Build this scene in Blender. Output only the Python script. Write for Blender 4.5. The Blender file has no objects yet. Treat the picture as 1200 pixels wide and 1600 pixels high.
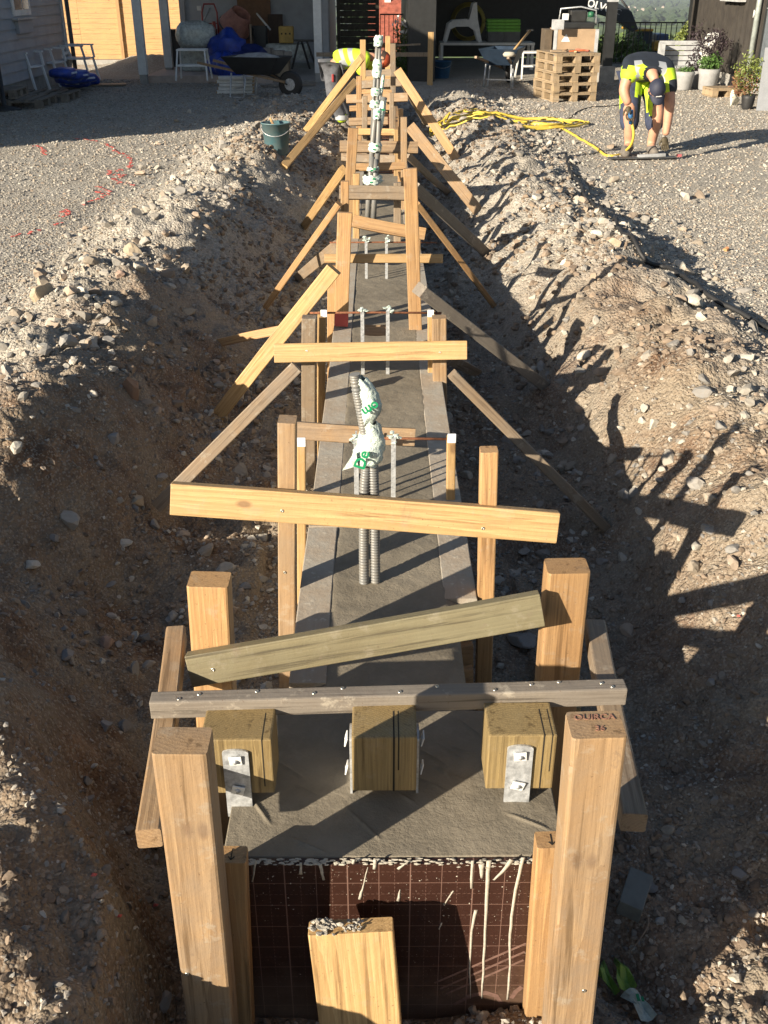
import bpy, bmesh, math, random
import numpy as np
from mathutils import Vector, Matrix, Quaternion
R = math.radians
random.seed(7); rng = np.random.default_rng(11)
S = bpy.context.scene
COL = S.collection

# ------------------------------------------------------------------ camera
CAM = Vector((-0.03, 0.0, 1.70)); FPX = 1550.0; PITCH = R(28.2); YAW = R(0.326)
cam_d = bpy.data.cameras.new('camera'); cam = bpy.data.objects.new('camera', cam_d); COL.objects.link(cam)
cam.location = CAM; cam.rotation_euler = (R(90) - PITCH, 0, -YAW)
cam_d.sensor_fit = 'VERTICAL'; cam_d.sensor_height = 36; cam_d.sensor_width = 27; cam_d.lens = 36 * FPX / 1600
cam_d.clip_end = 30000; cam_d.clip_start = 0.02
S.camera = cam
_f = Vector((math.sin(YAW) * math.cos(PITCH), math.cos(YAW) * math.cos(PITCH), -math.sin(PITCH)))
_r = Vector((math.cos(YAW), -math.sin(YAW), 0)); _u = _r.cross(_f)
def P(px, py, z=None, Y=None):
    """measured photo point -> world point on the level z or at the distance Y"""
    d = _f * FPX + _r * (px - 600) + _u * (800 - py)
    t = (z - CAM.z) / d.z if z is not None else (Y - CAM.y) / d.y
    return CAM + d * t

# ------------------------------------------------------------------ light
SUN_AZ = R(39.5); SUN_EL = R(19.0)
ld = Vector((math.cos(SUN_AZ) * math.cos(SUN_EL), math.sin(SUN_AZ) * math.cos(SUN_EL), -math.sin(SUN_EL)))
sun_d = bpy.data.lights.new('sun', 'SUN'); sun_d.energy = 5.0; sun_d.angle = R(0.5); sun_d.color = (1.0, 0.88, 0.70)
sun = bpy.data.objects.new('sun', sun_d); COL.objects.link(sun); sun.location = (-20, -16, 12)
sun.rotation_euler = ld.to_track_quat('-Z', 'Y').to_euler()
W = bpy.data.worlds.new('World'); S.world = W; W.use_nodes = True
wn = W.node_tree.nodes; wl = W.node_tree.links
sky = wn.new('ShaderNodeTexSky'); sky.sky_type = 'NISHITA'; sky.sun_disc = False
sky.sun_elevation = SUN_EL; sky.sun_rotation = math.atan2(-ld.x, -ld.y) % (2 * math.pi)
sky.air_density = 1.0; sky.dust_density = 1.0
bg = wn['Background']; wl.new(sky.outputs[0], bg.inputs[0]); bg.inputs[1].default_value = 0.05
S.view_settings.view_transform = 'Standard'; S.view_settings.look = 'None'
S.view_settings.exposure = 1.22; S.view_settings.gamma = 1
S.cycles.max_bounces = 6; S.cycles.use_denoising = True

# ------------------------------------------------------------------ node helpers
def newmat(name):
    m = bpy.data.materials.new(name); m.use_nodes = True
    nt = m.node_tree; b = nt.nodes['Principled BSDF']
    return m, nt, b
def N(nt, t, **k):
    n = nt.nodes.new(t)
    for a, v in k.items():
        if a.startswith('i_'):
            key = a[2:]; key = int(key) if key.isdigit() else key.replace('_', ' ')
            n.inputs[key].default_value = v
        else: setattr(n, a, v)
    return n
def L(nt, a, b): nt.links.new(a, b)
def ramp(nt, fac, stops, interp='LINEAR'):
    r = N(nt, 'ShaderNodeValToRGB'); r.color_ramp.interpolation = interp
    e = r.color_ramp.elements
    while len(e) > 1: e.remove(e[-1])
    for i, (p, c) in enumerate(stops):
        x = e[0] if i == 0 else e.new(p)
        x.position = p; x.color = (*c, 1) if len(c) == 3 else c
    L(nt, fac, r.inputs[0]); return r
def mix(nt, fac, a, b, mode='MIX'):
    m = N(nt, 'ShaderNodeMix', data_type='RGBA', blend_type=mode)
    for s, v in ((0, fac), (6, a), (7, b)):
        if hasattr(v, 'links') or hasattr(v, 'is_linked'): L(nt, v, m.inputs[s])
        else: m.inputs[s].default_value = (*v, 1) if isinstance(v, tuple) and len(v) == 3 else v
    return m.outputs[2]
def mth(nt, op, a, b=0.0, c=None):
    m = N(nt, 'ShaderNodeMath', operation=op)
    for s, v in ((0, a), (1, b)) + (((2, c),) if c is not None else ()):
        if hasattr(v, 'is_linked'): L(nt, v, m.inputs[s])
        else: m.inputs[s].default_value = v
    return m.outputs[0]
def bump(nt, h, b, strength=0.4, dist=0.01, prev=None):
    n = N(nt, 'ShaderNodeBump'); n.inputs['Strength'].default_value = strength; n.inputs['Distance'].default_value = dist
    L(nt, h, n.inputs['Height'])
    if prev is not None: L(nt, prev, n.inputs['Normal'])
    if b is not None: L(nt, n.outputs[0], b.inputs['Normal'])
    return n.outputs[0]
def noise(nt, vec, scale, detail=4, rough=0.6, dist=0.0):
    n = N(nt, 'ShaderNodeTexNoise'); n.inputs['Scale'].default_value = scale; n.inputs['Detail'].default_value = detail
    n.inputs['Roughness'].default_value = rough; n.inputs['Distortion'].default_value = dist
    L(nt, vec, n.inputs['Vector']); return n.outputs[0]

def wood(name, light, dark, worn=0.0, rough=0.62, cement=0.25, ring=42.0, green=0.0):
    m, nt, b = newmat(name)
    tc = N(nt, 'ShaderNodeTexCoord'); oi = N(nt, 'ShaderNodeObjectInfo')
    rv = N(nt, 'ShaderNodeTexWhiteNoise', noise_dimensions='1D'); L(nt, oi.outputs['Random'], rv.inputs['W'])
    off = N(nt, 'ShaderNodeVectorMath', operation='MULTIPLY_ADD'); L(nt, rv.outputs['Color'], off.inputs[0])
    off.inputs[1].default_value = (0.20, 0.16, 9.0); off.inputs[2].default_value = (-0.10, 0.02, 0)
    ad = N(nt, 'ShaderNodeVectorMath', operation='ADD'); L(nt, tc.outputs['Object'], ad.inputs[0]); L(nt, off.outputs[0], ad.inputs[1])
    mp = N(nt, 'ShaderNodeMapping'); mp.inputs['Scale'].default_value = (1, 1, 0.09); L(nt, ad.outputs[0], mp.inputs[0])
    # slow bend of the pith so that the figure runs in long cathedrals
    nz = N(nt, 'ShaderNodeTexNoise'); nz.inputs['Scale'].default_value = 5; nz.inputs['Detail'].default_value = 3; L(nt, mp.outputs[0], nz.inputs['Vector'])
    sc = N(nt, 'ShaderNodeVectorMath', operation='MULTIPLY_ADD'); L(nt, nz.outputs['Color'], sc.inputs[0]); sc.inputs[1].default_value = (0.05, 0.05, 0); L(nt, mp.outputs[0], sc.inputs[2])
    wv = N(nt, 'ShaderNodeTexWave', wave_type='RINGS', rings_direction='Z', wave_profile='SAW')
    wv.inputs['Scale'].default_value = ring; wv.inputs['Distortion'].default_value = 1.2; wv.inputs['Detail'].default_value = 2; wv.inputs['Detail Scale'].default_value = 1.5
    L(nt, sc.outputs[0], wv.inputs[0])
    fine = N(nt, 'ShaderNodeMapping'); fine.inputs['Scale'].default_value = (1, 1, 0.02); L(nt, ad.outputs[0], fine.inputs[0])
    fn = noise(nt, fine.outputs[0], 260, 3, 0.7)
    st = noise(nt, ad.outputs[0], 7, 5, 0.65, 0.4)
    base = mix(nt, wv.outputs['Fac'], light, dark)
    base = mix(nt, ramp(nt, fn, [(0.35, (0, 0, 0)), (0.75, (1, 1, 1))]).outputs[0], base, tuple(c * 0.72 for c in dark))
    # knots
    km = N(nt, 'ShaderNodeMapping'); km.inputs['Scale'].default_value = (9, 9, 4.2); L(nt, ad.outputs[0], km.inputs[0])
    kv = N(nt, 'ShaderNodeTexVoronoi'); kv.inputs['Scale'].default_value = 1.0; L(nt, km.outputs[0], kv.inputs['Vector'])
    kn = ramp(nt, kv.outputs['Distance'], [(0.06, (1, 1, 1)), (0.12, (0, 0, 0))]).outputs[0]
    base = mix(nt, mth(nt, 'MULTIPLY', kn, 0.75), base, (0.13, 0.06, 0.025))
    # weathering and handling dirt
    if worn > 0:
        g = ramp(nt, st, [(0.30, (0, 0, 0)), (0.62, (1, 1, 1))]).outputs[0]
        base = mix(nt, mth(nt, 'MULTIPLY', g, worn), base, (0.20, 0.175, 0.145))
    if green > 0:
        base = mix(nt, mth(nt, 'MULTIPLY', st, green), base, (0.20, 0.19, 0.10))
    s2 = noise(nt, ad.outputs[0], 16, 6, 0.7)
    cm = ramp(nt, s2, [(0.565, (0, 0, 0)), (0.64, (1, 1, 1))]).outputs[0]
    base = mix(nt, mth(nt, 'MULTIPLY', cm, min(1, cement * 1.5)), base, (0.36, 0.32, 0.26))
    s3 = noise(nt, ad.outputs[0], 3.2, 3, 0.5)
    base = mix(nt, mth(nt, 'MULTIPLY', ramp(nt, s3, [(0.35, (0, 0, 0)), (0.7, (1, 1, 1))]).outputs[0], 0.45), base, tuple(c * 0.62 for c in light))
    # dark drying streaks, mud smears and small dents
    sk = N(nt, 'ShaderNodeMapping'); sk.inputs['Scale'].default_value = (1, 1, 0.035); L(nt, ad.outputs[0], sk.inputs[0])
    s4 = noise(nt, sk.outputs[0], 55, 4, 0.7, 0.3)
    base = mix(nt, mth(nt, 'MULTIPLY', ramp(nt, s4, [(0.56, (0, 0, 0)), (0.66, (1, 1, 1))]).outputs[0], 0.75), base, tuple(c * 0.42 for c in dark))
    s5 = noise(nt, ad.outputs[0], 11, 6, 0.8, 0.6)
    base = mix(nt, mth(nt, 'MULTIPLY', ramp(nt, s5, [(0.60, (0, 0, 0)), (0.70, (1, 1, 1))]).outputs[0], 0.22 + worn * 0.8), base, (0.15, 0.11, 0.08))
    s6 = noise(nt, ad.outputs[0], 130, 2, 0.5)
    base = mix(nt, mth(nt, 'MULTIPLY', mth(nt, 'GREATER_THAN', s6, 0.72), 0.5), base, (0.10, 0.06, 0.035))
    hs = N(nt, 'ShaderNodeHueSaturation'); L(nt, base, hs.inputs['Color'])
    L(nt, mth(nt, 'MULTIPLY_ADD', oi.outputs['Random'], 0.35, 0.82), hs.inputs['Value'])
    L(nt, hs.outputs[0], b.inputs['Base Color']); b.inputs['Roughness'].default_value = rough
    hh = mth(nt, 'ADD', mth(nt, 'MULTIPLY', wv.outputs['Fac'], 0.4), fn)
    n1 = bump(nt, hh, None, 0.35, 0.0012); bump(nt, s2, b, 0.5, 0.004, n1)
    return m

WOOD_NEW = wood('pine_new', (0.58, 0.39, 0.18), (0.43, 0.255, 0.10), 0.10, cement=0.12)
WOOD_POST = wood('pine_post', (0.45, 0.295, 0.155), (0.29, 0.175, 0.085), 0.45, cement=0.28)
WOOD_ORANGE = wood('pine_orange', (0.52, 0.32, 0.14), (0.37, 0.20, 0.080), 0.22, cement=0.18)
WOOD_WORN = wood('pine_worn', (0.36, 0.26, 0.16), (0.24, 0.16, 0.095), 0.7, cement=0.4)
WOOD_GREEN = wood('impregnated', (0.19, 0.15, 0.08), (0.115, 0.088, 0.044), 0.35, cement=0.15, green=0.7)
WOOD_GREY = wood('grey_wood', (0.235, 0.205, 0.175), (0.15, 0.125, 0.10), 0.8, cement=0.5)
WOOD_BLOCK = wood('block_wood', (0.38, 0.265, 0.11), (0.22, 0.14, 0.052), 0.1, cement=0.08, ring=48, green=0.35)

def plain(name, col, rough=0.6, metal=0.0, var=0.25, sc=9.0, dirt=None, bmp=0.0, coat=0.0, spec=None):
    m, nt, b = newmat(name)
    tc = N(nt, 'ShaderNodeTexCoord'); n = noise(nt, tc.outputs['Object'], sc, 5, 0.65)
    d = dirt or tuple(c * (1 - var * 1.6) for c in col)
    c = mix(nt, ramp(nt, n, [(0.38, (0, 0, 0)), (0.72, (1, 1, 1))]).outputs[0], tuple(min(1, x * (1 + var * 0.25)) for x in col), d)
    L(nt, c, b.inputs['Base Color']); b.inputs['Roughness'].default_value = rough; b.inputs['Metallic'].default_value = metal
    b.inputs['Coat Weight'].default_value = coat
    if bmp: bump(nt, noise(nt, tc.outputs['Object'], sc * 5, 5, 0.7), b, bmp, 0.01)
    return m
STEEL = plain('galvanised_steel', (0.56, 0.58, 0.60), 0.40, 0.45, 0.35, 60)
SCREWM = plain('zinc_screw', (0.55, 0.52, 0.45), 0.35, 0.9)
HOLE = plain('dark_hole', (0.02, 0.015, 0.01), 0.9)
RUST = plain('rusty_steel', (0.22, 0.085, 0.04), 0.85, 0.1, 0.4, 80, bmp=0.3)
CONDUIT = plain('grey_conduit', (0.135, 0.14, 0.142), 0.45, var=0.4, sc=30, dirt=(0.20, 0.185, 0.16))
WHITEP = plain('white_plastic', (0.75, 0.76, 0.77), 0.45, var=0.12)
BAG = plain('foil_bag', (0.62, 0.72, 0.66), 0.30, var=0.30, sc=16, bmp=0.9)
GREENINK = plain('green_print', (0.0, 0.22, 0.085), 0.5, var=0.1)
YELHOSE = plain('yellow_hose', (0.62, 0.46, 0.07), 0.42, var=0.18)
BLACKRUB = plain('black_rubber', (0.02, 0.02, 0.021), 0.6)
REDPAINT = plain('red_spray', (0.50, 0.095, 0.08), 0.7, var=0.1)
CEMENTSPL = plain('cement_splash', (0.42, 0.385, 0.32), 0.9, var=0.2, sc=120)
GREYPAINT = plain('grey_paint', (0.40, 0.41, 0.42), 0.55)
WHITEPAINT = plain('white_paint', (0.70, 0.70, 0.68), 0.55, var=0.12)
BLACKPAINT = plain('black_paint', (0.018, 0.019, 0.02), 0.5, var=0.3)
BLUEPLAS = plain('blue_plastic', (0.01, 0.045, 0.33), 0.38, var=0.35, sc=14)

# ------------------------------------------------------------------ mesh helpers
class MB:
    def __init__(s): s.v = []; s.f = []; s.sm = []
    def add(s, verts, faces, smooth=False, M=None):
        o = len(s.v)
        s.v += [tuple(M @ Vector(q)) if M is not None else tuple(q) for q in verts]
        s.f += [tuple(o + i for i in f) for f in faces]; s.sm += [smooth] * len(faces); return s
    def box(s, a, b, M=None):
        (x0, y0, z0), (x1, y1, z1) = a, b
        return s.add([(x0, y0, z0), (x1, y0, z0), (x1, y1, z0), (x0, y1, z0), (x0, y0, z1), (x1, y0, z1), (x1, y1, z1), (x0, y1, z1)],
                     [(0, 3, 2, 1), (4, 5, 6, 7), (0, 1, 5, 4), (1, 2, 6, 5), (2, 3, 7, 6), (3, 0, 4, 7)], M=M)
    def cbox(s, c, d, M=None):
        return s.box(tuple(c[i] - d[i] / 2 for i in range(3)), tuple(c[i] + d[i] / 2 for i in range(3)), M)
    def bar(s, A, B, w, t, up=(0, 0, 1)):
        A, B = Vector(A), Vector(B); M, Ln = frame(A, B, up)
        return s.box((-w / 2, -t / 2, 0), (w / 2, t / 2, Ln), M)
    def tube(s, pts, r, n=8, cap=True, ribs=None):
        pts = [Vector(p) for p in pts]; k = len(pts)
        rs = r if hasattr(r, '__len__') else [r] * k
        t0 = (pts[1] - pts[0]).normalized(); ref = Vector((0, 0, 1)) if abs(t0.z) < 0.9 else Vector((1, 0, 0))
        a = t0.cross(ref).normalized(); vs = []; o = 0
        for i, p in enumerate(pts):
            t = (pts[min(i + 1, k - 1)] - pts[max(i - 1, 0)]).normalized()
            a = (a - t * a.dot(t)).normalized(); b = t.cross(a)
            for j in range(n):
                q = 2 * math.pi * j / n; vs.append(p + (a * math.cos(q) + b * math.sin(q)) * rs[i])
        fs = [(i * n + j, i * n + (j + 1) % n, (i + 1) * n + (j + 1) % n, (i + 1) * n + j) for i in range(k - 1) for j in range(n)]
        s.add(vs, fs, True)
        if cap:
            o = len(s.v) - len(vs)
            s.f.append(tuple(o + j for j in range(n))[::-1]); s.f.append(tuple(o + (k - 1) * n + j for j in range(n))); s.sm += [False, False]
        return s
    def lathe(s, prof, c=(0, 0, 0), n=20, M=None, wob=None):
        vs = []
        for (r, z) in prof:
            for j in range(n):
                q = 2 * math.pi * j / n; rr = r * (1 + (wob(q, z) if wob else 0))
                vs.append((c[0] + rr * math.cos(q), c[1] + rr * math.sin(q), c[2] + z))
        k = len(prof)
        fs = [(i * n + j, i * n + (j + 1) % n, (i + 1) * n + (j + 1) % n, (i + 1) * n + j) for i in range(k - 1) for j in range(n)]
        return s.add(vs, fs, True, M)
    def poly(s, pts, thick, M=None):
        """outline in local XZ, extruded along Y"""
        n = len(pts); v = [(x, -thick / 2, z) for x, z in pts] + [(x, thick / 2, z) for x, z in pts]
        f = [tuple(range(n)), tuple(range(2 * n - 1, n - 1, -1))] + [(i, i + n, (i + 1) % n + n, (i + 1) % n) for i in range(n)]
        return s.add(v, f, M=M)
    def build(s, name, mat, parent=None, loc=None, bevel=0, rot=None):
        me = bpy.data.meshes.new(name); me.from_pydata(s.v, [], s.f); me.update()
        me.polygons.foreach_set('use_smooth', s.sm)
        if bevel:
            bm = bmesh.new(); bm.from_mesh(me)
            bmesh.ops.bevel(bm, geom=[e for e in bm.edges if not e.is_boundary and e.calc_face_angle(0) > 0.6], offset=bevel, segments=2, affect='EDGES', profile=0.6, clamp_overlap=True)
            bm.to_mesh(me); bm.free()
        if mat: me.materials.append(mat)
        o = bpy.data.objects.new(name, me); COL.objects.link(o)
        if loc is not None: o.location = loc
        if rot is not None: o.rotation_euler = rot
        if parent: o.parent = parent
        return o
def frame(A, B, up):
    z = (B - A); Ln = z.length; z.normalize(); y = Vector(up); y = y - z * y.dot(z)
    if y.length < 1e-4: y = Vector((0, 1, 0)) - z * z.y
    y.normalize(); x = y.cross(z)
    return Matrix(((x.x, y.x, z.x, A.x), (x.y, y.y, z.y, A.y), (x.z, y.z, z.z, A.z), (0, 0, 0, 1))), Ln
def tag(o, label=None, cat=None, group=None, kind=None):
    if label: o['label'] = label
    if cat: o['category'] = cat
    if group: o['group'] = group
    if kind: o['kind'] = kind
    return o
def empty(name, loc=(0, 0, 0), rz=0, label=None, cat=None, group=None):
    o = bpy.data.objects.new(name, None); COL.objects.link(o); o.location = loc; o.rotation_euler = (0, 0, rz)
    o.empty_display_size = 0.1
    return tag(o, label, cat, group)
def screw(parent, loc, normal, r=0.0045):
    q = Vector(normal).to_track_quat('Z', 'Y').to_matrix().to_4x4(); q.translation = Vector(loc)
    m = MB(); m.lathe([(0.0001, 0.0016), (r * .45, 0.001), (r * .5, 0.0018), (r, 0.0012), (r, -0.002)], n=12, M=q)
    return m.build('screw', SCREWM, parent)
def timber(A, B, w, t, face=(0, -1, 0), mat=None, name='timber', label=None, cat='plank', group=None, screws=(), bevel=0.004, warp=0.004, cut=None):
    """sawn timber from A to B as one object: w across the face, t thick, face = outward normal of the wide side"""
    A, B = Vector(A), Vector(B); M, Ln = frame(A, B, face)
    n = 12; vs = []; fs = []; ph = random.uniform(0, 6); wa = random.uniform(-1, 1) * warp; wb = random.uniform(-1, 1) * warp
    prof = []; bv = min(bevel, t * .25)
    for (sx, sy) in ((-1, -1), (1, -1), (1, 1), (-1, 1)):
        cx, cy = sx * (w / 2 - bv), sy * (t / 2 - bv)
        a0 = math.atan2(sy, sx)
        for k in (-1, 0, 1):
            a = a0 + k * math.pi / 4 * 1.0; prof.append((cx + bv * math.cos(a) * (1.0 if k else 1.0), cy + bv * math.sin(a)))
    k = len(prof)
    zs = [0, bv * .6] + [Ln * (i / n) for i in range(1, n)] + [Ln - bv * .6, Ln]
    for i, z in enumerate(zs):
        s = z / Ln; dx = wa * math.sin(math.pi * s); dy = wb * math.sin(math.pi * s)
        ins = 0.985 if i in (0, len(zs) - 1) else 1.0
        for (x, y) in prof:
            zz = z
            if cut and i >= len(zs) - 2: zz = z + cut * x / w * 2
            vs.append((x * ins + dx, y * ins + dy, zz))
    for i in range(len(zs) - 1):
        for j in range(k): fs.append((i * k + j, i * k + (j + 1) % k, (i + 1) * k + (j + 1) % k, (i + 1) * k + j))
    fs.append(tuple(range(k))[::-1]); fs.append(tuple((len(zs) - 1) * k + j for j in range(k)))
    me = bpy.data.meshes.new(name); me.from_pydata(vs, [], fs); me.update(); me.materials.append(mat or WOOD_POST)
    o = bpy.data.objects.new(name, me); COL.objects.link(o); o.matrix_world = M
    tag(o, label, cat, group)
    for (u, s) in screws:                                  # across, along, on the face that looks out (+Y local)
        sc = screw(o, (u * w, t / 2 + 0.0005 + wb * math.sin(math.pi * s), s * Ln), (0, 1, 0))
    return o
def text_mesh(txt, size, mat, parent, M, name='lettering', ext=0.0008, shear=0, bold=0.0):
    c = bpy.data.curves.new(name, 'FONT'); c.body = txt; c.size = size; c.extrude = ext; c.shear = shear; c.offset = bold
    c.align_x = 'CENTER'; c.align_y = 'CENTER'; c.resolution_u = 3
    o = bpy.data.objects.new(name, c); COL.objects.link(o)
    bpy.context.view_layer.update()
    me = bpy.data.meshes.new_from_object(o.evaluated_get(bpy.context.evaluated_depsgraph_get()))
    bpy.data.objects.remove(o); me.materials.clear(); me.materials.append(mat)
    p = bpy.data.objects.new(name, me); COL.objects.link(p); p.parent = parent; p.matrix_local = M
    return p

# ------------------------------------------------------------------ noise for terrain
_perm = rng.random((4, 256, 256))
def vnoise(x, y, k=0):
    x = np.asarray(x, float); y = np.asarray(y, float)
    xi = np.floor(x).astype(int); yi = np.floor(y).astype(int); fx = x - xi; fy = y - yi
    fx = fx * fx * (3 - 2 * fx); fy = fy * fy * (3 - 2 * fy); T = _perm[k]
    a = T[xi & 255, yi & 255]; b = T[(xi + 1) & 255, yi & 255]; c = T[xi & 255, (yi + 1) & 255]; d = T[(xi + 1) & 255, (yi + 1) & 255]
    return (a * (1 - fx) + b * fx) * (1 - fy) + (c * (1 - fx) + d * fx) * fy - 0.5
def fbm(x, y, sc, oct=4, k=0, g=0.5):
    s = 0; a = 1.0
    for i in range(oct): s = s + a * vnoise(x * sc + 17.3 * i, y * sc + 9.1 * i, (k + i) % 4); sc *= 2.03; a *= g
    return s
def sstep(a, b, x):
    t = np.clip((x - a) / (b - a), 0, 1); return t * t * (3 - 2 * t)
# ------------------------------------------------------------------ terrain
def terrain(x, y):
    x = np.asarray(x, float); y = np.asarray(y, float)
    yard = 0.012 * fbm(x, y, 1.2, 3) + 0.02 * fbm(x, y, .25, 2, 1)
    # half widths of the trench (lip line) on each side
    wob = 0.20 * fbm(y * 1.0, x * 0 + 3, 0.9, 3, 2)
    lipL = np.interp(y, [0, 1.25, 1.5, 1.9, 2.5, 3.2, 6, 10, 18], [.55, .56, .60, .90, 1.25, 1.42, 1.34, 1.15, 1.0]) + wob * sstep(1.4, 2.2, y)
    lipR = np.interp(y, [0, 1.2, 1.6, 2.2, 3.5, 6, 10, 18], [.95, 1.0, 1.15, 1.30, 1.35, 1.32, 1.15, 1.0]) - wob * .6
    lip = np.where(x < 0, lipL, lipR); u = np.abs(x)
    bot = np.interp(y, [0, 1.2, 1.6, 3, 6, 10, 15, 18, 19.5], [-.33, -.37, -.42, -.44, -.36, -.27, -.18, -.10, 0]) + 0.05 * fbm(x, y, 1.8, 4, 3)
    hc = np.where(x < 0, np.interp(y, [0, 1.5, 3, 4, 6, 9, 13, 17, 19], [.0, .07, .12, .12, .14, .16, .14, .08, 0]),
                  np.interp(y, [0, 1.2, 1.9, 3, 4.5, 6, 9, 13, 17, 19], [-.28, -.26, -.04, .16, .20, .12, .14, .13, .08, 0]))
    hc = hc + (0.16 * fbm(y * 1.0, x * .5, 0.8, 3, 1)) * sstep(1.8, 3, y) * (1 - sstep(16, 19, y))
    crest = lip + 0.28
    ww = np.interp(y, [1.45, 2.3, 4, 7], [.10, .50, .58, .80])
    wall = sstep(lip - ww - 0.10 * fbm(x, y, 2.5, 2) * sstep(1.4, 2, y), lip + ww * .2, u)
    up = bot + (hc - bot) * wall
    down = hc * (1 - sstep(crest, crest + np.where(x < 0, .75, .62), u)) + yard * sstep(crest, crest + .6, u)
    h = np.where(u < crest, up, down)
    tr = sstep(crest + .6, crest, u)
    rough = 0.115 * fbm(x, y, 3.4, 4, 0, .55) + 0.030 * np.abs(fbm(x, y, 9, 3, 2))
    h = h + rough * (0.10 + 0.90 * tr) * (1 - sstep(17, 20, y)) * (1 - .8 * (u < .5) * 1.0)
    h = h + 0.010 * fbm(x, y, 26, 2, 1) * tr
    # unseen heap added on the left to cast its shadow into view, hollow beside it
    h = h + 0.52 * np.exp(-(((x + 2.35) / .62) ** 2 + ((y - 1.95) / .50) ** 2))
    h = h + 0.10 * np.exp(-(((x + 1.55) / .35) ** 2 + ((y - 3.9) / .5) ** 2)) - 0.16 * np.exp(-(((x + 1.45) / .4) ** 2 + ((y - 3.0) / .3) ** 2))
    # trench end in front of the form panel, dirt heaped against it
    h = h + 0.10 * np.exp(-(((x - .25) / .22) ** 2 + ((y - 1.36) / .10) ** 2)) + 0.03 * np.exp(-(((x + .2) / .15) ** 2 + ((y - 1.34) / .08) ** 2))
    # soil heap at the porch
    h = h + 0.28 * np.exp(-(((x + 5.0) / .9) ** 2 + ((y - 23.3) / .7) ** 2)) * (1 + .5 * fbm(x, y, 3, 3))
    # the plot ends behind the fence, the land falls to the valley, hills beyond
    far = np.interp(y, [0, 27, 31, 60, 140, 420, 1500, 2600, 3600, 5200, 9000], [0, 0, -1.0, -4.5, -13, -38, -48, -58, -62, -12, 5])
    h = h + far + sstep(60, 400, y) * 8 * fbm(x, y, .004, 3, 1) + sstep(3000, 4800, y) * 40 * fbm(x, y, .0009, 4, 2)
    return h
def soilmask(x, y):
    u = np.abs(x); s = 1 - sstep(1.35, 1.95, u + .25 * fbm(x, y, 2, 3, 1))
    s = s * (1 - .85 * sstep(4.8, 7.0, y + 1.5 * fbm(x, y, 1.1, 3)))
    s = s * np.where(x > 0, .85, 1.0) + 0.35 * np.exp(-(((x - 1.75) / .5) ** 2 + ((y - 4.6) / 1.3) ** 2))
    return np.clip(s, 0, 1)

def axis(pts):
    out = [pts[0][0]]
    for (a, sa), (b, sb) in zip(pts[:-1], pts[1:]):
        x = a
        while x < b:
            t = (x - a) / (b - a); st = sa + (sb - sa) * t; x = x + st
            out.append(min(x, b))
    return np.unique(np.array(out))
xp = axis([(0, .014), (1.8, .014), (2.4, .03), (6, .07), (10, .3), (40, 6), (300, 60), (5000, 500)]); xs = np.concatenate([-xp[::-1], xp[1:]])
ys = axis([(-30, 6), (-3, .5), (.2, .1), (1.1, .009), (3, .014), (6, .024), (12, .045), (20, .10), (30, .5), (100, 8), (1000, 80), (9000, 400)])
X, Yg = np.meshgrid(xs, ys, indexing='xy'); Z = terrain(X, Yg)
nx, ny = len(xs), len(ys)
def grid_mesh(name, X, Y, Z, mat, attrs=None):
    ny, nx = X.shape; co = np.stack([X, Y, Z], -1).reshape(-1, 3).astype(np.float32)
    i = np.arange(ny - 1)[:, None] * nx + np.arange(nx - 1)[None, :]
    q = np.stack([i, i + 1, i + nx + 1, i + nx], -1).reshape(-1, 4).astype(np.int32)
    return np_mesh(name, co, q, 4, mat, attrs)
def np_mesh(name, co, q, k, mat, attrs=None, smooth=True):
    me = bpy.data.meshes.new(name); me.vertices.add(len(co)); me.vertices.foreach_set('co', co.astype(np.float32).ravel())
    me.loops.add(q.size); me.loops.foreach_set('vertex_index', q.astype(np.int32).ravel())
    me.polygons.add(len(q)); me.polygons.foreach_set('loop_start', np.arange(0, q.size, k, dtype=np.int32))
    me.polygons.foreach_set('use_smooth', np.full(len(q), smooth))
    for nm, arr in (attrs or {}).items():
        if arr.ndim == 1:
            a = me.attributes.new(nm, 'FLOAT', 'POINT'); a.data.foreach_set('value', arr.astype(np.float32))
        else:
            a = me.attributes.new(nm, 'FLOAT_COLOR', 'POINT'); a.data.foreach_set('color', arr.astype(np.float32).ravel())
    me.update(calc_edges=True); me.materials.append(mat)
    o = bpy.data.objects.new(name, me); COL.objects.link(o); return o

# ground material: gravel, brown soil, green land far away
m, nt, b = newmat('ground'); GROUND = m
tc = N(nt, 'ShaderNodeTexCoord'); at = N(nt, 'ShaderNodeAttribute', attribute_name='soil'); gr = N(nt, 'ShaderNodeAttribute', attribute_name='green')
oc = tc.outputs['Object']
v1 = N(nt, 'ShaderNodeTexVoronoi'); v1.inputs['Scale'].default_value = 55; L(nt, oc, v1.inputs['Vector'])
v2 = N(nt, 'ShaderNodeTexVoronoi'); v2.inputs['Scale'].default_value = 140; L(nt, oc, v2.inputs['Vector'])
sp = N(nt, 'ShaderNodeSeparateColor'); L(nt, v1.outputs['Color'], sp.inputs[0])
sp2 = N(nt, 'ShaderNodeSeparateColor'); L(nt, v2.outputs['Color'], sp2.inputs[0])
gcol = ramp(nt, sp.outputs[0], [(0, (.18, .168, .15)), (.35, (.34, .315, .275)), (.7, (.45, .42, .37)), (1, (.60, .565, .50))]).outputs[0]
gcol2 = ramp(nt, sp2.outputs[0], [(0, (.20, .185, .16)), (.6, (.38, .35, .30)), (1, (.54, .51, .45))]).outputs[0]
gcol = mix(nt, .5, gcol, gcol2)
big = noise(nt, oc, 1.3, 4, .6)
gcol = mix(nt, mth(nt, 'MULTIPLY', ramp(nt, big, [(.35, (0, 0, 0)), (.7, (1, 1, 1))]).outputs[0], .35), gcol, (.26, .215, .16))
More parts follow.
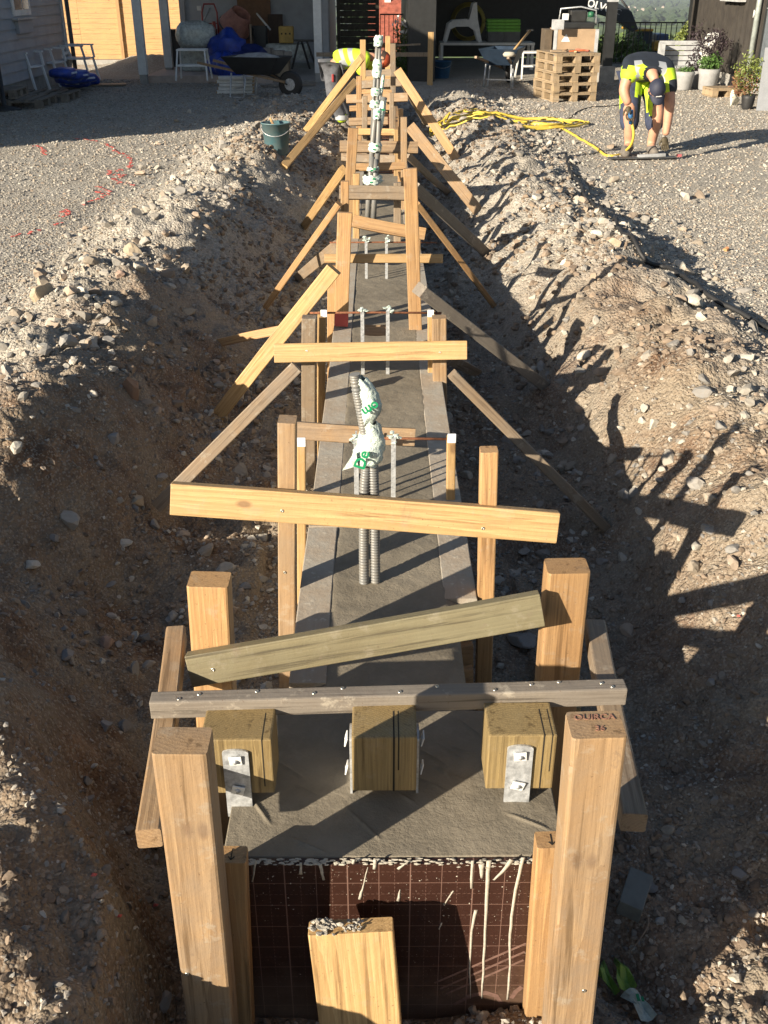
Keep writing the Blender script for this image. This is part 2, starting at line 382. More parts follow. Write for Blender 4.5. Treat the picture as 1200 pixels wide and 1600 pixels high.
n3 = noise(nt, oc, 9, 6, .7, .3); n4 = noise(nt, oc, 2.6, 4, .6)
scol = ramp(nt, n3, [(.30, (.080, .048, .032)), (.5, (.17, .107, .068)), (.72, (.32, .215, .135))]).outputs[0]
scol = mix(nt, ramp(nt, n4, [(.36, (0, 0, 0)), (.58, (1, 1, 1))]).outputs[0], scol, (.235, .190, .14), 'MIX')
scol = mix(nt, mth(nt, 'MULTIPLY', mth(nt, 'GREATER_THAN', sp2.outputs[1], .80), .6), scol, (.34, .29, .23))
base = mix(nt, at.outputs['Fac'], gcol, scol)
gn = noise(nt, oc, .02, 5, .6)
gcl = ramp(nt, gn, [(.36, (.030, .052, .018)), (.46, (.065, .10, .03)), (.56, (.14, .20, .05)), (.62, (.05, .08, .025))]).outputs[0]
base = mix(nt, gr.outputs['Fac'], base, gcl)
L(nt, base, b.inputs['Base Color']); b.inputs['Roughness'].default_value = .95; b.inputs['Specular IOR Level'].default_value = .2
hb = mth(nt, 'MULTIPLY', mth(nt, 'SUBTRACT', 1, v1.outputs['Distance']), 1.0)
n1 = bump(nt, hb, None, .9, .012); n2 = bump(nt, mth(nt, 'SUBTRACT', 1, v2.outputs['Distance']), None, .8, .005, n1)
bump(nt, noise(nt, oc, 60, 6, .75), b, .55, .008, n2)
grn = sstep(29, 34, Yg) + sstep(14, 16, np.abs(X)); grn = np.clip(grn, 0, 1)
ground = grid_mesh('ground', X, Yg, Z, GROUND, {'soil': soilmask(X, Yg).ravel(), 'green': grn.ravel()})
tag(ground, kind='structure')

# ------------------------------------------------------------------ loose stones
m, nt, b = newmat('stone'); STONE = m
ca = N(nt, 'ShaderNodeAttribute', attribute_name='tint'); tc = N(nt, 'ShaderNodeTexCoord')
nn = noise(nt, tc.outputs['Object'], 70, 5, .7)
c = mix(nt, ramp(nt, nn, [(.35, (0, 0, 0)), (.7, (1, 1, 1))]).outputs[0], ca.outputs['Color'], (.23, .19, .15), 'MIX')
mx = N(nt, 'ShaderNodeMix', data_type='RGBA'); mx.inputs[0].default_value = .55; L(nt, c, mx.inputs[6]); L(nt, ca.outputs['Color'], mx.inputs[7])
L(nt, mx.outputs[2], b.inputs['Base Color']); b.inputs['Roughness'].default_value = .9; b.inputs['Specular IOR Level'].default_value = .25
bump(nt, nn, b, .5, .004)
def ico(sub):
    bm = bmesh.new(); bmesh.ops.create_icosphere(bm, subdivisions=sub, radius=1)
    v = np.array([q.co[:] for q in bm.verts]); f = np.array([[q.index for q in t.verts] for t in bm.faces]); bm.free(); return v, f
ICO1, ICO2, ICO3 = ico(1), ico(2), ico(3)
def rock_shape(src, seed, flat=.62, cuts=7, rough=.05):
    r = np.random.default_rng(seed); v, f = src[0].copy(), src[1]
    for _ in range(cuts):                                   # plane cuts give chipped facets
        n = r.normal(size=3); n /= np.linalg.norm(n); d = r.uniform(.38, .80); s = v @ n
        v = v - np.where(s > d, s - d, 0)[:, None] * n[None, :]
    v = v + r.normal(size=v.shape) * rough
    v = v * np.array([1, r.uniform(.55, .95), r.uniform(flat * .7, flat * 1.15)]); return v, f
SH1 = [rock_shape(ICO1, i, cuts=4, rough=.14) for i in range(10)]
SH2 = [rock_shape(ICO2, 40 + i, cuts=14, rough=.02) for i in range(12)]
PAL = np.array([[.31, .29, .26], [.37, .345, .30], [.26, .25, .235], [.43, .40, .35], [.34, .29, .23], [.33, .26, .20], [.23, .225, .215], [.48, .45, .39]])
def stones(name, px, py, size, shapes, seed, sink=.30, pal=PAL):
    r = np.random.default_rng(seed); n = len(px); sh = r.integers(0, len(shapes), n); vs = []; fs = []; cs = []; o = 0
    pz = terrain(px, py); tint = pal[r.integers(0, len(pal), n)] * r.uniform(.75, 1.15, (n, 1))
    for k in range(len(shapes)):
        idx = np.where(sh == k)[0]
        if not len(idx): continue
        v, f = shapes[k]; m_ = len(idx); a = r.uniform(0, 2 * np.pi, m_); tl = r.normal(0, .35, m_); tm = r.normal(0, .35, m_)
        ca, sa = np.cos(a), np.sin(a); x, y, z = v[:, 0][None], v[:, 1][None], v[:, 2][None]
        y1 = y * np.cos(tl)[:, None] - z * np.sin(tl)[:, None]; z1 = y * np.sin(tl)[:, None] + z * np.cos(tl)[:, None]
        x2 = x * np.cos(tm)[:, None] + z1 * np.sin(tm)[:, None]; z2 = -x * np.sin(tm)[:, None] + z1 * np.cos(tm)[:, None]
        s = size[idx][:, None]; X_ = (x2 * ca[:, None] - y1 * sa[:, None]) * s + px[idx][:, None]; Y_ = (x2 * sa[:, None] + y1 * ca[:, None]) * s + py[idx][:, None]
        Z_ = z2 * s + pz[idx][:, None] + s * (.5 - sink) * .55
        vs.append(np.stack([X_, Y_, Z_], -1).reshape(-1, 3)); nv = len(v)
        fs.append((f[None] + (np.arange(m_) * nv)[:, None, None] + o).reshape(-1, 3)); o += m_ * nv
        cs.append(np.repeat(np.concatenate([tint[idx], np.ones((m_, 1))], 1), nv, 0))
    ob = np_mesh(name, np.concatenate(vs), np.concatenate(fs), 3, STONE, {'tint': np.concatenate(cs)}, smooth=False)
    return ob
def inview(x, y, pad=60):
    X_ = x - CAM.x; d = y * math.cos(PITCH) + 1.7 * math.sin(PITCH); px = 590 + FPX * X_ / d
    py = 800 + FPX * (1.7 * math.cos(PITCH) - y * math.sin(PITCH)) / d
    return (px > -pad) & (px < 1200 + pad) & (py < 1600 + 260) & (y > .9)
def scatter(n, x0, x1, y0, y1, smin, smax, seed, dens=None, p=2.2):
    r = np.random.default_rng(seed); x = r.uniform(x0, x1, n); y = r.uniform(y0, y1, n)
    s = smin + (smax - smin) * r.random(n) ** p; ok = inview(x, y)
    if dens is not None: ok &= r.random(n) < dens(x, y)
    ok &= ~((np.abs(x) < .22) & (y > 1.9)) & ~((np.abs(x) < .36) & (y > 1.43) & (y < 2))
    return x[ok], y[ok], s[ok]
clump = lambda x, y: np.clip(.45 + 1.6 * fbm(x, y, 2.2, 3, 1), .04, 1)
ridge = lambda x, y: np.exp(-((np.abs(x) - 1.75) / .38) ** 2) * np.clip(.6 + 1.5 * fbm(x, y, 1.4, 2, 2), 0, 1)
thin = lambda x, y: clump(x, y) * (1 - .65 * soilmask(x, y) * (np.abs(x) > .95))
a = scatter(38000, -1.9, 2.1, .9, 3.2, .003, .012, 1, clump)
b_ = scatter(30000, -2.6, 2.8, 3.0, 6.5, .004, .018, 2, thin)
c_ = scatter(22000, -3.2, 3.2, 6.0, 18.5, .010, .038, 3, lambda x, y: clump(x, y) * (np.abs(x) < 2.3))
d_ = scatter(75000, -4.5, 5.5, 4.2, 9, .006, .015, 4, lambda x, y: (np.abs(x) > 1.8) * 1.0, 1.6)
e_ = scatter(60000, -8, 9, 9, 21, .010, .023, 5, lambda x, y: (np.abs(x) > 1.6) * 1.0, 1.6)
al = [np.concatenate([q[i] for q in (a, b_, c_, d_, e_)]) for i in range(3)]
tag(stones('gravel', *al, SH1, 21), 'small grey and brown stones lying all over the yard and trench', 'gravel', kind='stuff')
a = scatter(420, -1.9, 2.1, 1.0, 3.4, .010, .030, 6, clump, 2.6)
b_ = scatter(4600, -2.7, 2.9, 3.2, 8.5, .018, .078, 7, lambda x, y: .08 * thin(x, y) + ridge(x, y), 2.4)
f_ = scatter(2600, -1.25, 1.35, 2.6, 9, .016, .05, 17, lambda x, y: np.clip(.35 + 1.2 * fbm(x, y, 1.3, 2, 3), 0, 1) * (np.abs(x) > .3), 2.0)
c_ = scatter(3200, -2.8, 3.0, 8, 18, .03, .085, 8, lambda x, y: .12 * clump(x, y) + ridge(x, y), 2.2)
al = [np.concatenate([q[i] for q in (a, b_, c_, f_)]) for i in range(3)]
tag(stones('rubble', *al, SH2, 22, sink=.2), 'broken stones heaped along both banks of the trench', 'rubble', kind='stuff')

CPAL = np.array([[.24, .18, .13], [.20, .15, .11], [.27, .21, .155], [.24, .205, .165], [.18, .135, .10]])
g_ = scatter(22000, -2.2, 2.4, 1.0, 5.2, .005, .026, 31, lambda x, y: clump(x + 5, y) * soilmask(x, y), 2.4)
h_ = scatter(22000, -1.5, 1.7, 4.5, 16, .010, .048, 32, lambda x, y: clump(x + 5, y) * (np.abs(x) > .35), 2.0)
al = [np.concatenate([q[i] for q in (g_, h_)]) for i in range(3)]
tag(stones('clods', *al, SH2, 23, sink=.35, pal=CPAL), 'lumps of brown dug soil covering both trench walls', 'clods', kind='stuff')
def rock(px, py, wpx, label, tint, seed, flat=.7, rot=0, z=None):
    # distance from where the sight line meets the terrain
    d = _f * FPX + _r * (px - 600) + _u * (800 - py); t = .3
    while t < 30:
        q = CAM + d.normalized() * t
        if q.z < float(terrain(q.x, q.y)): break
        t += .01
    dep = (q - CAM).dot(_f); s = wpx / 2 * dep / FPX; v, f = rock_shape(ICO3, seed, flat, 11, .012)
    me_o = np_mesh('rock', v * s, f, 3, STONE, {'tint': np.repeat(np.array([[*tint, 1.0]]), len(v), 0)}, smooth=False)
    me_o.location = (q.x, q.y, float(terrain(q.x, q.y)) + s * .22); me_o.rotation_euler = (.2 * math.sin(seed), .25 * math.cos(seed * 2), rot)
    tag(me_o, label, 'rock'); return me_o
TAN, BRN, GRY, PNK, LGT = (.42, .34, .24), (.27, .16, .10), (.25, .24, .23), (.38, .26, .20), (.50, .46, .39)
for i, a in enumerate([
    (205, 612, 58, 'reddish brown block of rock half buried in the left trench wall', BRN, .95),
    (62, 465, 62, 'large yellowish boulder on the gravel edge at the left of the photo', TAN, .7),
    (205, 400, 52, 'pale tan boulder lying on top of the left bank near its crest', TAN, .7),
    (297, 492, 30, 'small pyramid shaped grey stone on the shaded left slope', TAN, .9),
    (190, 432, 22, 'small pinkish stone on the lit edge of the left bank', PNK, .9),
    (165, 1010, 40, 'brown angular stone leaning out of the left trench wall', PNK, .9),
    (105, 1027, 42, 'rounded grey stone in the lower left of the trench beside a brown angular one', GRY, .7),
    (50, 885, 36, 'sunlit pale stone at the far left edge of the trench shade', LGT, .6),
    (215, 787, 34, 'rounded tan stone near the foot of the long left brace', TAN, .7),
    (200, 1140, 38, 'grey rock with a sunlit tip beside the left stringer', GRY, 1.0),
    (166, 1140, 28, 'dark grey cobble just left of the rock with a sunlit tip', GRY, .9),
    (135, 1222, 22, 'round grey cobble in a cluster of pebbles on the left trench floor', GRY, .95),
    (148, 1205, 15, 'upright oval pebble behind the round grey cobble on the left', LGT, 1.2),
    (255, 1575, 44, 'grey rock with cement crumbs beside the foot of the left front post', GRY, .9),
    (140, 1250, 20, 'flat pebble at the bottom of the pebble cluster on the left', GRY, .7),
    (178, 692, 30, 'wide dark flat stone in the shade above the left brace foot', GRY, .5),
    (815, 1005, 62, 'large flat grey stone on the trench floor behind the right short stake', GRY, .5),
    (940, 880, 26, 'shaded grey stone at the foot of the right bank near the brace end', GRY, .7),
    (1085, 478, 40, 'pale rock on the right bank crest beside the black cable', LGT, .7),
    (960, 382, 26, 'light tan rock on top of the right bank near the cable', TAN, .8),
    (838, 312, 26, 'pale blocky stone on the right bank farther away', LGT, .9),
    (1135, 392, 16, 'small orange brick fragment alone on the gravel yard', (.52, .24, .10), .8),
    (915, 561, 34, 'pale wedge shaped stone on the lit slope of the right bank', LGT, .6),
    (1110, 1070, 24, 'grey pointed stone on the dark right trench wall', GRY, .8),
    (1115, 1255, 20, 'small grey stone in the deep shade at the right of the trench', GRY, .8),
    (1155, 1375, 40, 'dark flat stone in the lower right of the trench', GRY, .6),
    (1150, 1530, 30, 'sunlit pale rock in the bottom right corner', LGT, .7),
    (1030, 1445, 26, 'bluish grey stone right of the wooden offcut', (.2, .23, .25), .7),
    (1010, 1385, 40, 'long dark stone behind the wooden offcut', GRY, .6),
]): rock(a[0], a[1], a[2] , a[3], a[4], 100 + i, a[5], rot=i * 1.3)
# ------------------------------------------------------------------ concrete footing
m, nt, b = newmat('wet_concrete'); CONC = m
tc = N(nt, 'ShaderNodeTexCoord'); oc = tc.outputs['Object']
n1 = noise(nt, oc, 4, 6, .65); n2 = noise(nt, oc, 34, 6, .7); st = N(nt, 'ShaderNodeMapping'); st.inputs['Scale'].default_value = (9, 26, 10); st.inputs['Rotation'].default_value = (0, 0, .5); L(nt, oc, st.inputs[0])
n3 = noise(nt, st.outputs[0], 3.0, 4, .6, 2.2)
c = mix(nt, ramp(nt, n1, [(.35, (0, 0, 0)), (.65, (1, 1, 1))]).outputs[0], (.150, .130, .098), (.225, .196, .150))
c = mix(nt, mth(nt, 'MULTIPLY', ramp(nt, n2, [(.5, (0, 0, 0)), (.75, (1, 1, 1))]).outputs[0], .5), c, (.25, .22, .17))
L(nt, c, b.inputs['Base Color']); b.inputs['Roughness'].default_value = .78; b.inputs['Specular IOR Level'].default_value = .35
n4_ = noise(nt, oc, 110, 4, .7); q = bump(nt, n3, None, .04, .006); bump(nt, mth(nt, 'ADD', n2, mth(nt, 'MULTIPLY', n4_, .5)), b, .8, .004, q)
def conc_grid(x0, x1, y0, y1, step, zf):
    gx = np.linspace(x0, x1, int((x1 - x0) / step) + 1); gy = np.linspace(y0, y1, int((y1 - y0) / step) + 1)
    A, B = np.meshgrid(gx, gy); return A, B, zf(A, B)
def slab_z(x, y):
    z = .118 + .0035 * fbm(x, y, 4, 2) + .0010 * fbm(x, y, 30, 3, 1)
    for i in range(18):      # trowel ridges
        r = np.random.default_rng(300 + i); cx, cy, a = r.uniform(-.33, .33), r.uniform(1.46, 1.9), r.uniform(-1.1, -.5); ln = r.uniform(.02, .055)
        u = (x - cx) * math.cos(a) + (y - cy) * math.sin(a) + .25 * ((x - cx) ** 2); w = -(x - cx) * math.sin(a) + (y - cy) * math.cos(a)
        z = z + .0048 * np.exp(-(w / .0026) ** 2) * np.exp(-(u / ln) ** 4)
    return z
foot = empty('concrete_footing', (0, 1.45, -.45), 0, 'freshly cast grey concrete footing with a wide end slab and long strip', 'footing')
def cast(name, x0, x1, y0, y1, step, zf, zb=-.5):
    A, B, C_ = conc_grid(x0, x1, y0, y1, step, zf); ny_, nx_ = A.shape
    ring = [(0, j) for j in range(nx_)] + [(i, nx_ - 1) for i in range(1, ny_)] + [(ny_ - 1, j) for j in range(nx_ - 2, -1, -1)] + [(i, 0) for i in range(ny_ - 2, 0, -1)]
    vs = list(map(tuple, np.stack([A, B - 1.45, C_ + .45], -1).reshape(-1, 3))); idx = lambda i, j: i * nx_ + j
    fs = [(idx(i, j), idx(i, j + 1), idx(i + 1, j + 1), idx(i + 1, j)) for i in range(ny_ - 1) for j in range(nx_ - 1)]
    o = len(vs); n = len(ring); vs += [(float(A[i, j]), float(B[i, j]) - 1.45, zb + .45) for i, j in ring]
    fs += [(o + k, o + (k + 1) % n, idx(*ring[(k + 1) % n]), idx(*ring[k])) for k in range(n)]
    mb = MB(); mb.add(vs, fs, True); return mb.build(name, CONC, foot)
cast('end_slab', -.352, .352, 1.458, 1.915, .0032, slab_z)
cast('strip', -.192, .192, 1.917, 9.6, .010, lambda x, y: .1140 + .006 * fbm(x, y, 4, 2) + .0022 * fbm(x, y, 30, 3, 2) - .012 * sstep(.160, .192, np.abs(x)))
mb = MB()
for i in range(420):     # crumbs and smears of cement along the slab edges
    x = random.uniform(-.335, .335); y = random.choice([1.462, 1.905]) + random.gauss(0, .008) if i % 3 else random.uniform(1.47, 1.90)
    v, f = SH1[i % 10]; s = random.uniform(.0015, .0065) * (1 if i % 3 else .6); z = .119
    mb.add(v * s + np.array([x, y, z]), f)
tag(mb.build('cement_crumb', CONC, foot), kind='stuff')

# ------------------------------------------------------------------ side forms (grey boards, cement smeared)
m, nt, b = newmat('form_board'); FORM = m
tc = N(nt, 'ShaderNodeTexCoord'); oc = tc.outputs['Object']; n1 = noise(nt, oc, 6, 6, .7); n2 = noise(nt, oc, 40, 5, .7)
mp = N(nt, 'ShaderNodeMapping'); mp.inputs['Scale'].default_value = (90, 90, 1.5); L(nt, oc, mp.inputs[0]); n3 = noise(nt, mp.outputs[0], 1.5, 3, .6)
c = mix(nt, n3, (.26, .215, .165), (.36, .30, .235)); c = mix(nt, ramp(nt, n1, [(.42, (0, 0, 0)), (.6, (1, 1, 1))]).outputs[0], c, (.33, .305, .26))
c = mix(nt, ramp(nt, n2, [(.58, (0, 0, 0)), (.68, (1, 1, 1))]).outputs[0], c, (.44, .40, .33))
L(nt, c, b.inputs['Base Color']); b.inputs['Roughness'].default_value = .9; bump(nt, n2, b, .6, .004)
edges = [2.03, 2.86, 4.62, 6.5, 8.4, 10.3, 12.4, 14.5, 16.6]
ordn = ['nearest', 'second', 'third', 'fourth', 'fifth', 'sixth', 'seventh', 'farthest']
for side in (-1, 1):
    for i in range(len(edges) - 1):
        y0, y1 = edges[i] + (.0 if side < 0 else .06), edges[i + 1] - .012 + (0 if side < 0 else .06)
        if side > 0 and i == 0: y0 = 2.42
        o_ = timber((side * (.214 if side < 0 else .207), y0, .0935 - .001 * (i % 2)), (side * (.214 if side < 0 else .207) + random.uniform(-.004, .004), y1, .0935), .096, .045, (0, 0, 1), FORM if y0 < 9 else WOOD_ORANGE,
               'form_rail', ('left' if side < 0 else 'right') + '-hand flat rail of the strip form, ' + ordn[i] + ' length counted from the end slab', 'form board', 'rails along the strip footing', bevel=.003)
        pl = MB(); pl.box((-.031 * side - .009, -.5, .0), (-.031 * side + .009, -.0235, y1 - y0)); pl.build('form_panel', FORM, o_)
# film faced end panel
m, nt, b = newmat('film_faced_plywood'); FILM = m
tc = N(nt, 'ShaderNodeTexCoord'); sx = N(nt, 'ShaderNodeSeparateXYZ'); L(nt, tc.outputs['Object'], sx.inputs[0])
def lines(coord, period, half, off=0):
    f = mth(nt, 'FRACT', mth(nt, 'DIVIDE', mth(nt, 'ADD', coord, off), period)); return mth(nt, 'LESS_THAN', mth(nt, 'ABSOLUTE', mth(nt, 'SUBTRACT', f, .5)), half / period)
SX, SZ = sx.outputs[0], sx.outputs[2]
p_ = .0645
dash = mth(nt, 'GREATER_THAN', mth(nt, 'FRACT', mth(nt, 'MULTIPLY', SZ, 95)), .4); dash2 = mth(nt, 'GREATER_THAN', mth(nt, 'FRACT', mth(nt, 'MULTIPLY', SX, 95)), .4)
tot = mth(nt, 'MAXIMUM', lines(SX, p_, .0007), lines(SZ, p_, .0007, .021))
tot = mth(nt, 'MAXIMUM', tot, lines(SX, p_ * 2, .0013, p_ * .5))
tot = mth(nt, 'MAXIMUM', tot, mth(nt, 'MULTIPLY', mth(nt, 'MULTIPLY', lines(SX, p_, .0005, p_ / 2), dash), .7)); tot = mth(nt, 'MAXIMUM', tot, mth(nt, 'MULTIPLY', mth(nt, 'MULTIPLY', lines(SZ, p_, .0005, .021 + p_ / 2), dash2), .7))
nn = noise(nt, tc.outputs['Object'], 14, 6, .7); n5 = noise(nt, tc.outputs['Object'], 160, 3, .8)
bc = mix(nt, nn, (.024, .010, .007), (.048, .021, .015)); bc = mix(nt, ramp(nt, n5, [(.66, (0, 0, 0)), (.72, (1, 1, 1))]).outputs[0], bc, (.25, .19, .15))
dz = N(nt, 'ShaderNodeMapRange'); dz.inputs[1].default_value = .08; dz.inputs[2].default_value = -.10; L(nt, mth(nt, 'ADD', SZ, mth(nt, 'MULTIPLY', nn, -.25)), dz.inputs[0])
dz.inputs[1].default_value = -.42; dz.inputs[2].default_value = -.62
bc = mix(nt, mth(nt, 'MULTIPLY', dz.outputs[0], .55), bc, (.19, .13, .09))
c = mix(nt, mth(nt, 'MULTIPLY', tot, .55), bc, (.28, .17, .135)); L(nt, c, b.inputs['Base Color']); b.inputs['Roughness'].default_value = .33
panel = MB().box((-.330, -.009, -.95), (.31, .009, 0)).build('end_form_panel', FILM, loc=(0, 1.447, .116), bevel=.001)
tag(panel, 'dark red-brown film-faced plywood panel with printed grid and cement drips closing the footing', 'form panel')
FILMPRINT = plain('film_print', (.17, .10, .08), .5, var=.3, sc=40)
mb = MB()
def rib_strip(pts, th, y=-.0096):
    n = len(pts); v = []; 
    for i, (x, z) in enumerate(pts):
        a = Vector(pts[min(i + 1, n - 1)]) - Vector(pts[max(i - 1, 0)]); a.normalize(); nx_, nz_ = -a.y, a.x; t = th[i] if hasattr(th, '__len__') else th
        v += [(x - nx_ * t, y, z - nz_ * t), (x + nx_ * t, y, z + nz_ * t)]
    return v, [(2 * i, 2 * i + 1, 2 * i + 3, 2 * i + 2) for i in range(n - 1)]
def pz(px, py):   # point on the panel plane, local
    q = P(px, py, Y=1.4375); return (q.x, q.z - .116)
for a0, b0 in (((679, 1536), (822, 1474)), ((688, 1545), (820, 1487)), ((697, 1553), (818, 1500))):
    mb.add(*rib_strip([pz(*a0), pz(*b0)], .0030))
mb.add(*rib_strip([pz(709, 1570), pz(735, 1556), pz(758, 1551), pz(775, 1556), pz(784, 1568)], [.004, .006, .007, .006, .004]))
mb.add(*rib_strip([pz(799, 1560), pz(806, 1549), pz(816, 1542)], [.005, .006, .006]))
mb.build('printed_mark', FILMPRINT, panel)
mb = MB()
def drip(pts, r0, r1):
    n = len(pts); q = []
    for i in range(n - 1):
        for k in range(3):
            t = k / 3; q.append((pts[i][0] * (1 - t) + pts[i + 1][0] * t + random.uniform(-.6, .6), pts[i][1] * (1 - t) + pts[i + 1][1] * t))
    q.append(pts[-1]); w = [.95 * r0 + .95 * (r1 - r0) * i / (len(q) - 1) + random.uniform(-.0004, .0004) for i in range(len(q))]
    mb.tube([Vector((pz(*a)[0], -.0095, pz(*a)[1])) for a in q], [max(.0006, x) for x in w], 6)
for pts, r0, r1 in [([(738, 1345), (737, 1388)], .0035, .003), ([(764, 1345), (762, 1375), (760, 1430), (756, 1500), (753, 1560)], .006, .002), ([(752, 1350), (753, 1372)], .007, .003),
                    ([(818, 1340), (809, 1375), (801, 1420), (797, 1460), (797, 1510), (793, 1562)], .0045, .0026), ([(800, 1343), (785, 1362), (772, 1375)], .006, .0022), ([(744, 1422), (737, 1455), (734, 1500), (735, 1560)], .004, .0012),
                    ([(500, 1350), (506, 1375)], .004, .003), ([(553, 1343), (552, 1350)], .003, .003), ([(586, 1343), (585, 1358)], .004, .004), ([(640, 1345), (622, 1358)], .001, .004), ([(470, 1348), (470, 1366)], .003, .004),
                    ([(575, 1355), (566, 1390), (562, 1405)], .001, .004), ([(625, 1390), (622, 1408)], .001, .004), ([(708, 1392), (694, 1415)], .002, .002), ([(690, 1442), (686, 1452)], .0015, .0015), ([(400, 1345), (394, 1378)], .003, .001)]:
    drip(pts, r0, r1)
mb.v = [(a_, -.0095 + (b2_ + .0095) * .3, c_) for a_, b2_, c_ in mb.v]
for i in range(170):
    px = random.uniform(385, 830); py = 1345 + abs(random.gauss(0, 70))
    if py > 1560: continue
    x, z = pz(px, py); s = random.choice([.0007, .0009, .0012, .002]); v, f = SH1[i % 10]; mb.add(v * np.array([s, .0008, s * random.uniform(.8, 2)]) + np.array([x, -.0095, z]), f)
for i in range(230):     # ragged lip of cement over the panel edge
    x = random.uniform(-.30, .30); w = .001 + .024 * max(0, 1 - abs(x - .17) / .10); v, f = SH1[i % 10]; s = random.uniform(.0025, .0055)
    mb.add(v * s * np.array([1.6, .8, .8]) + np.array([x, random.uniform(-.011, .004), .003 - random.random() * w * .8]), f)
tag(mb.build('cement_splash', CEMENTSPL, panel), kind='stuff')

# ------------------------------------------------------------------ front group of timbers
def T(p0, p1, w, t, face=(0, -1, 0), mat=WOOD_POST, name='timber', label='', cat='plank', group=None, **k):
    return timber(p0, p1, w, t, face, mat, name, label, cat, group, **k)
A = P(285, 1157, z=.56); Bt = P(326, 1600, Y=A.y + .02); o_ = T(Bt - Vector((0, 0, .5)), A, .094, .068, mat=WOOD_POST, name='post', label='tall weathered post in the left foreground with a pale sawn top', cat='post', group='posts of the end form', bevel=.006, screws=[(.32, .56)])
A = P(931, 1132, z=.575); Bt = P(896, 1600, Y=A.y + .02)
post_r = T(Bt - Vector((0, 0, .5)), A, .094, .070, mat=WOOD_POST, name='post', label='tall weathered post in the right foreground with red handwriting on its top', cat='post', group='posts of the end form', bevel=.006, screws=[(-.2, .50), (.05, .22)])
REDINK = plain('red_ink', (.30, .15, .10), .8, var=.4, sc=200)
Lr = (A - (Bt - Vector((0, 0, .5)))).length
text_mesh('OUIRCA', .019, REDINK, post_r, Matrix.Translation((-.0, -.017, Lr + .0016)) @ Matrix.Rotation(math.pi, 4, 'Z'), 'handwriting', .0004, .1, .0002)
text_mesh('36', .018, REDINK, post_r, Matrix.Translation((-.004, .012, Lr + .0016)) @ Matrix.Rotation(math.pi, 4, 'Z'), 'handwriting', .0004, .1, .0002)
for sd, px0, px1, py, nm in ((-1, 362, 369, 1335, 'short orange stake behind the left front post, marked with a pencil arrow'), (1, 861, 848, 1312, 'short orange stake behind the right front post, with a bent staple')):
    A = P(px0, py, Y=1.408); Bt = P(px1, 1600, Y=1.408)
    s_ = T(Bt - Vector((0, 0, .4)), A, .060, .044, mat=WOOD_ORANGE, name='stake', label=nm, cat='stake', group='stakes of the end form')
    Ls = (A - (Bt - Vector((0, 0, .4)))).length
    mk = MB(); mk.bar((0, -.014, Ls + .0008), (0, .014, Ls + .0008), .0016, .0008); mk.bar((-.006, .006, Ls + .0009), (0, .014, Ls + .0009), .0016, .0008); mk.bar((.006, .006, Ls + .0009), (0, .014, Ls + .0009), .0016, .0008)
    mk.build('pencil_mark', HOLE, s_)
    if sd > 0:
        w_ = MB(); w_.tube([(-.026, .024, Ls - .24), (-.026, .028, Ls - .238), (-.010, .029, Ls - .238), (-.010, .028, Ls - .275), (-.013, .030, Ls - .278)], .0009, 6); w_.build('staple', RUST, s_)
# wide board leaning in front of the panel
A = P(548, 1447, Y=1.345); Bt = P(577, 1640, Y=1.26)
br = T(Bt - Vector((0, 0, .35)), A, .168, .040, face=(0, -1, .12), mat=WOOD_NEW, name='board', label='wide short board standing against the film-faced panel with cement crumbs on top', cat='board', bevel=.003)
mb = MB(); Lb = (A - (Bt - Vector((0, 0, .35)))).length
for (cx, s0, n_) in ((.052, .016, 46), (-.004, .010, 26)):
    for i in range(n_):
        v, f = SH1[i % 10]; s = random.uniform(.25, .6) * s0; mb.add(v * s + np.array([cx + random.gauss(0, s0 * .8), random.gauss(.004, .009), Lb + .002 + abs(random.gauss(0, s0 * .35))]), f)
mb.build('cement_lump', plain('cement_lump_m', (.36, .33, .28), .95, var=.3, sc=90), br)
# stringers on both sides
T(P(238, 1292, z=.25) - Vector((0, .03, 0)), P(276, 990, z=.25), .048, .048, (0, 0, 1), WOOD_POST, 'stringer', 'long horizontal stringer on the left of the end slab with a pale sawn end', 'stringer', 'stringers beside the end slab', bevel=.005)
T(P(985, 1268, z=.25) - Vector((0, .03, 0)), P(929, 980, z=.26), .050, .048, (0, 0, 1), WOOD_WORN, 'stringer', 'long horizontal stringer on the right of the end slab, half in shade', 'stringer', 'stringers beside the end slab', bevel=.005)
# screed board
A, Bt = P(237, 1102, z=.302), P(975, 1081, z=.302)
sb = T(A, Bt, .040, .046, (0, 0, 1), WOOD_GREY, 'screed_board', 'thin grey-topped timber full of screws lying across the stringers', 'straightedge', bevel=.004,
       screws=[(-.25, .06), (.2, .22), (.1, .1), (-.1, .34), (.25, .40), (-.2, .52), (.2, .60), (-.25, .72), (.15, .80), (.3, .86), (.1, .95), (-.25, .97)], warp=.003)
# rear posts
A = P(327, 905, z=.465); T(P(326, 1075, Y=A.y) - Vector((0, 0, .5)), A, .096, .070, mat=WOOD_ORANGE, name='post', label='thick rear post behind the left end of the slanting board', cat='post', group='posts of the end form', bevel=.006)
A = P(886, 884, z=.49); T(P(876, 1060, Y=A.y) - Vector((0, 0, .5)), A, .100, .072, mat=WOOD_ORANGE, name='post', label='thick orange rear post at the right end of the slanting board', cat='post', group='posts of the end form', bevel=.008)
T(P(890, 1180, Y=2.02) - Vector((0, 0, .2)), P(893, 1100, Y=2.02), .045, .030, mat=WOOD_GREEN, name='stake', label='greenish stake hidden behind the screed board near the right rear post', cat='stake')
# slanting board
T(P(297, 1046, Y=1.905), P(846, 950, Y=1.915), .080, .036, (0, -1, .28), WOOD_GREEN, 'board', 'greenish weathered board slanting up from the left rear post to the right one', 'board', bevel=.003, screws=[(-.05, .07)], warp=.006)
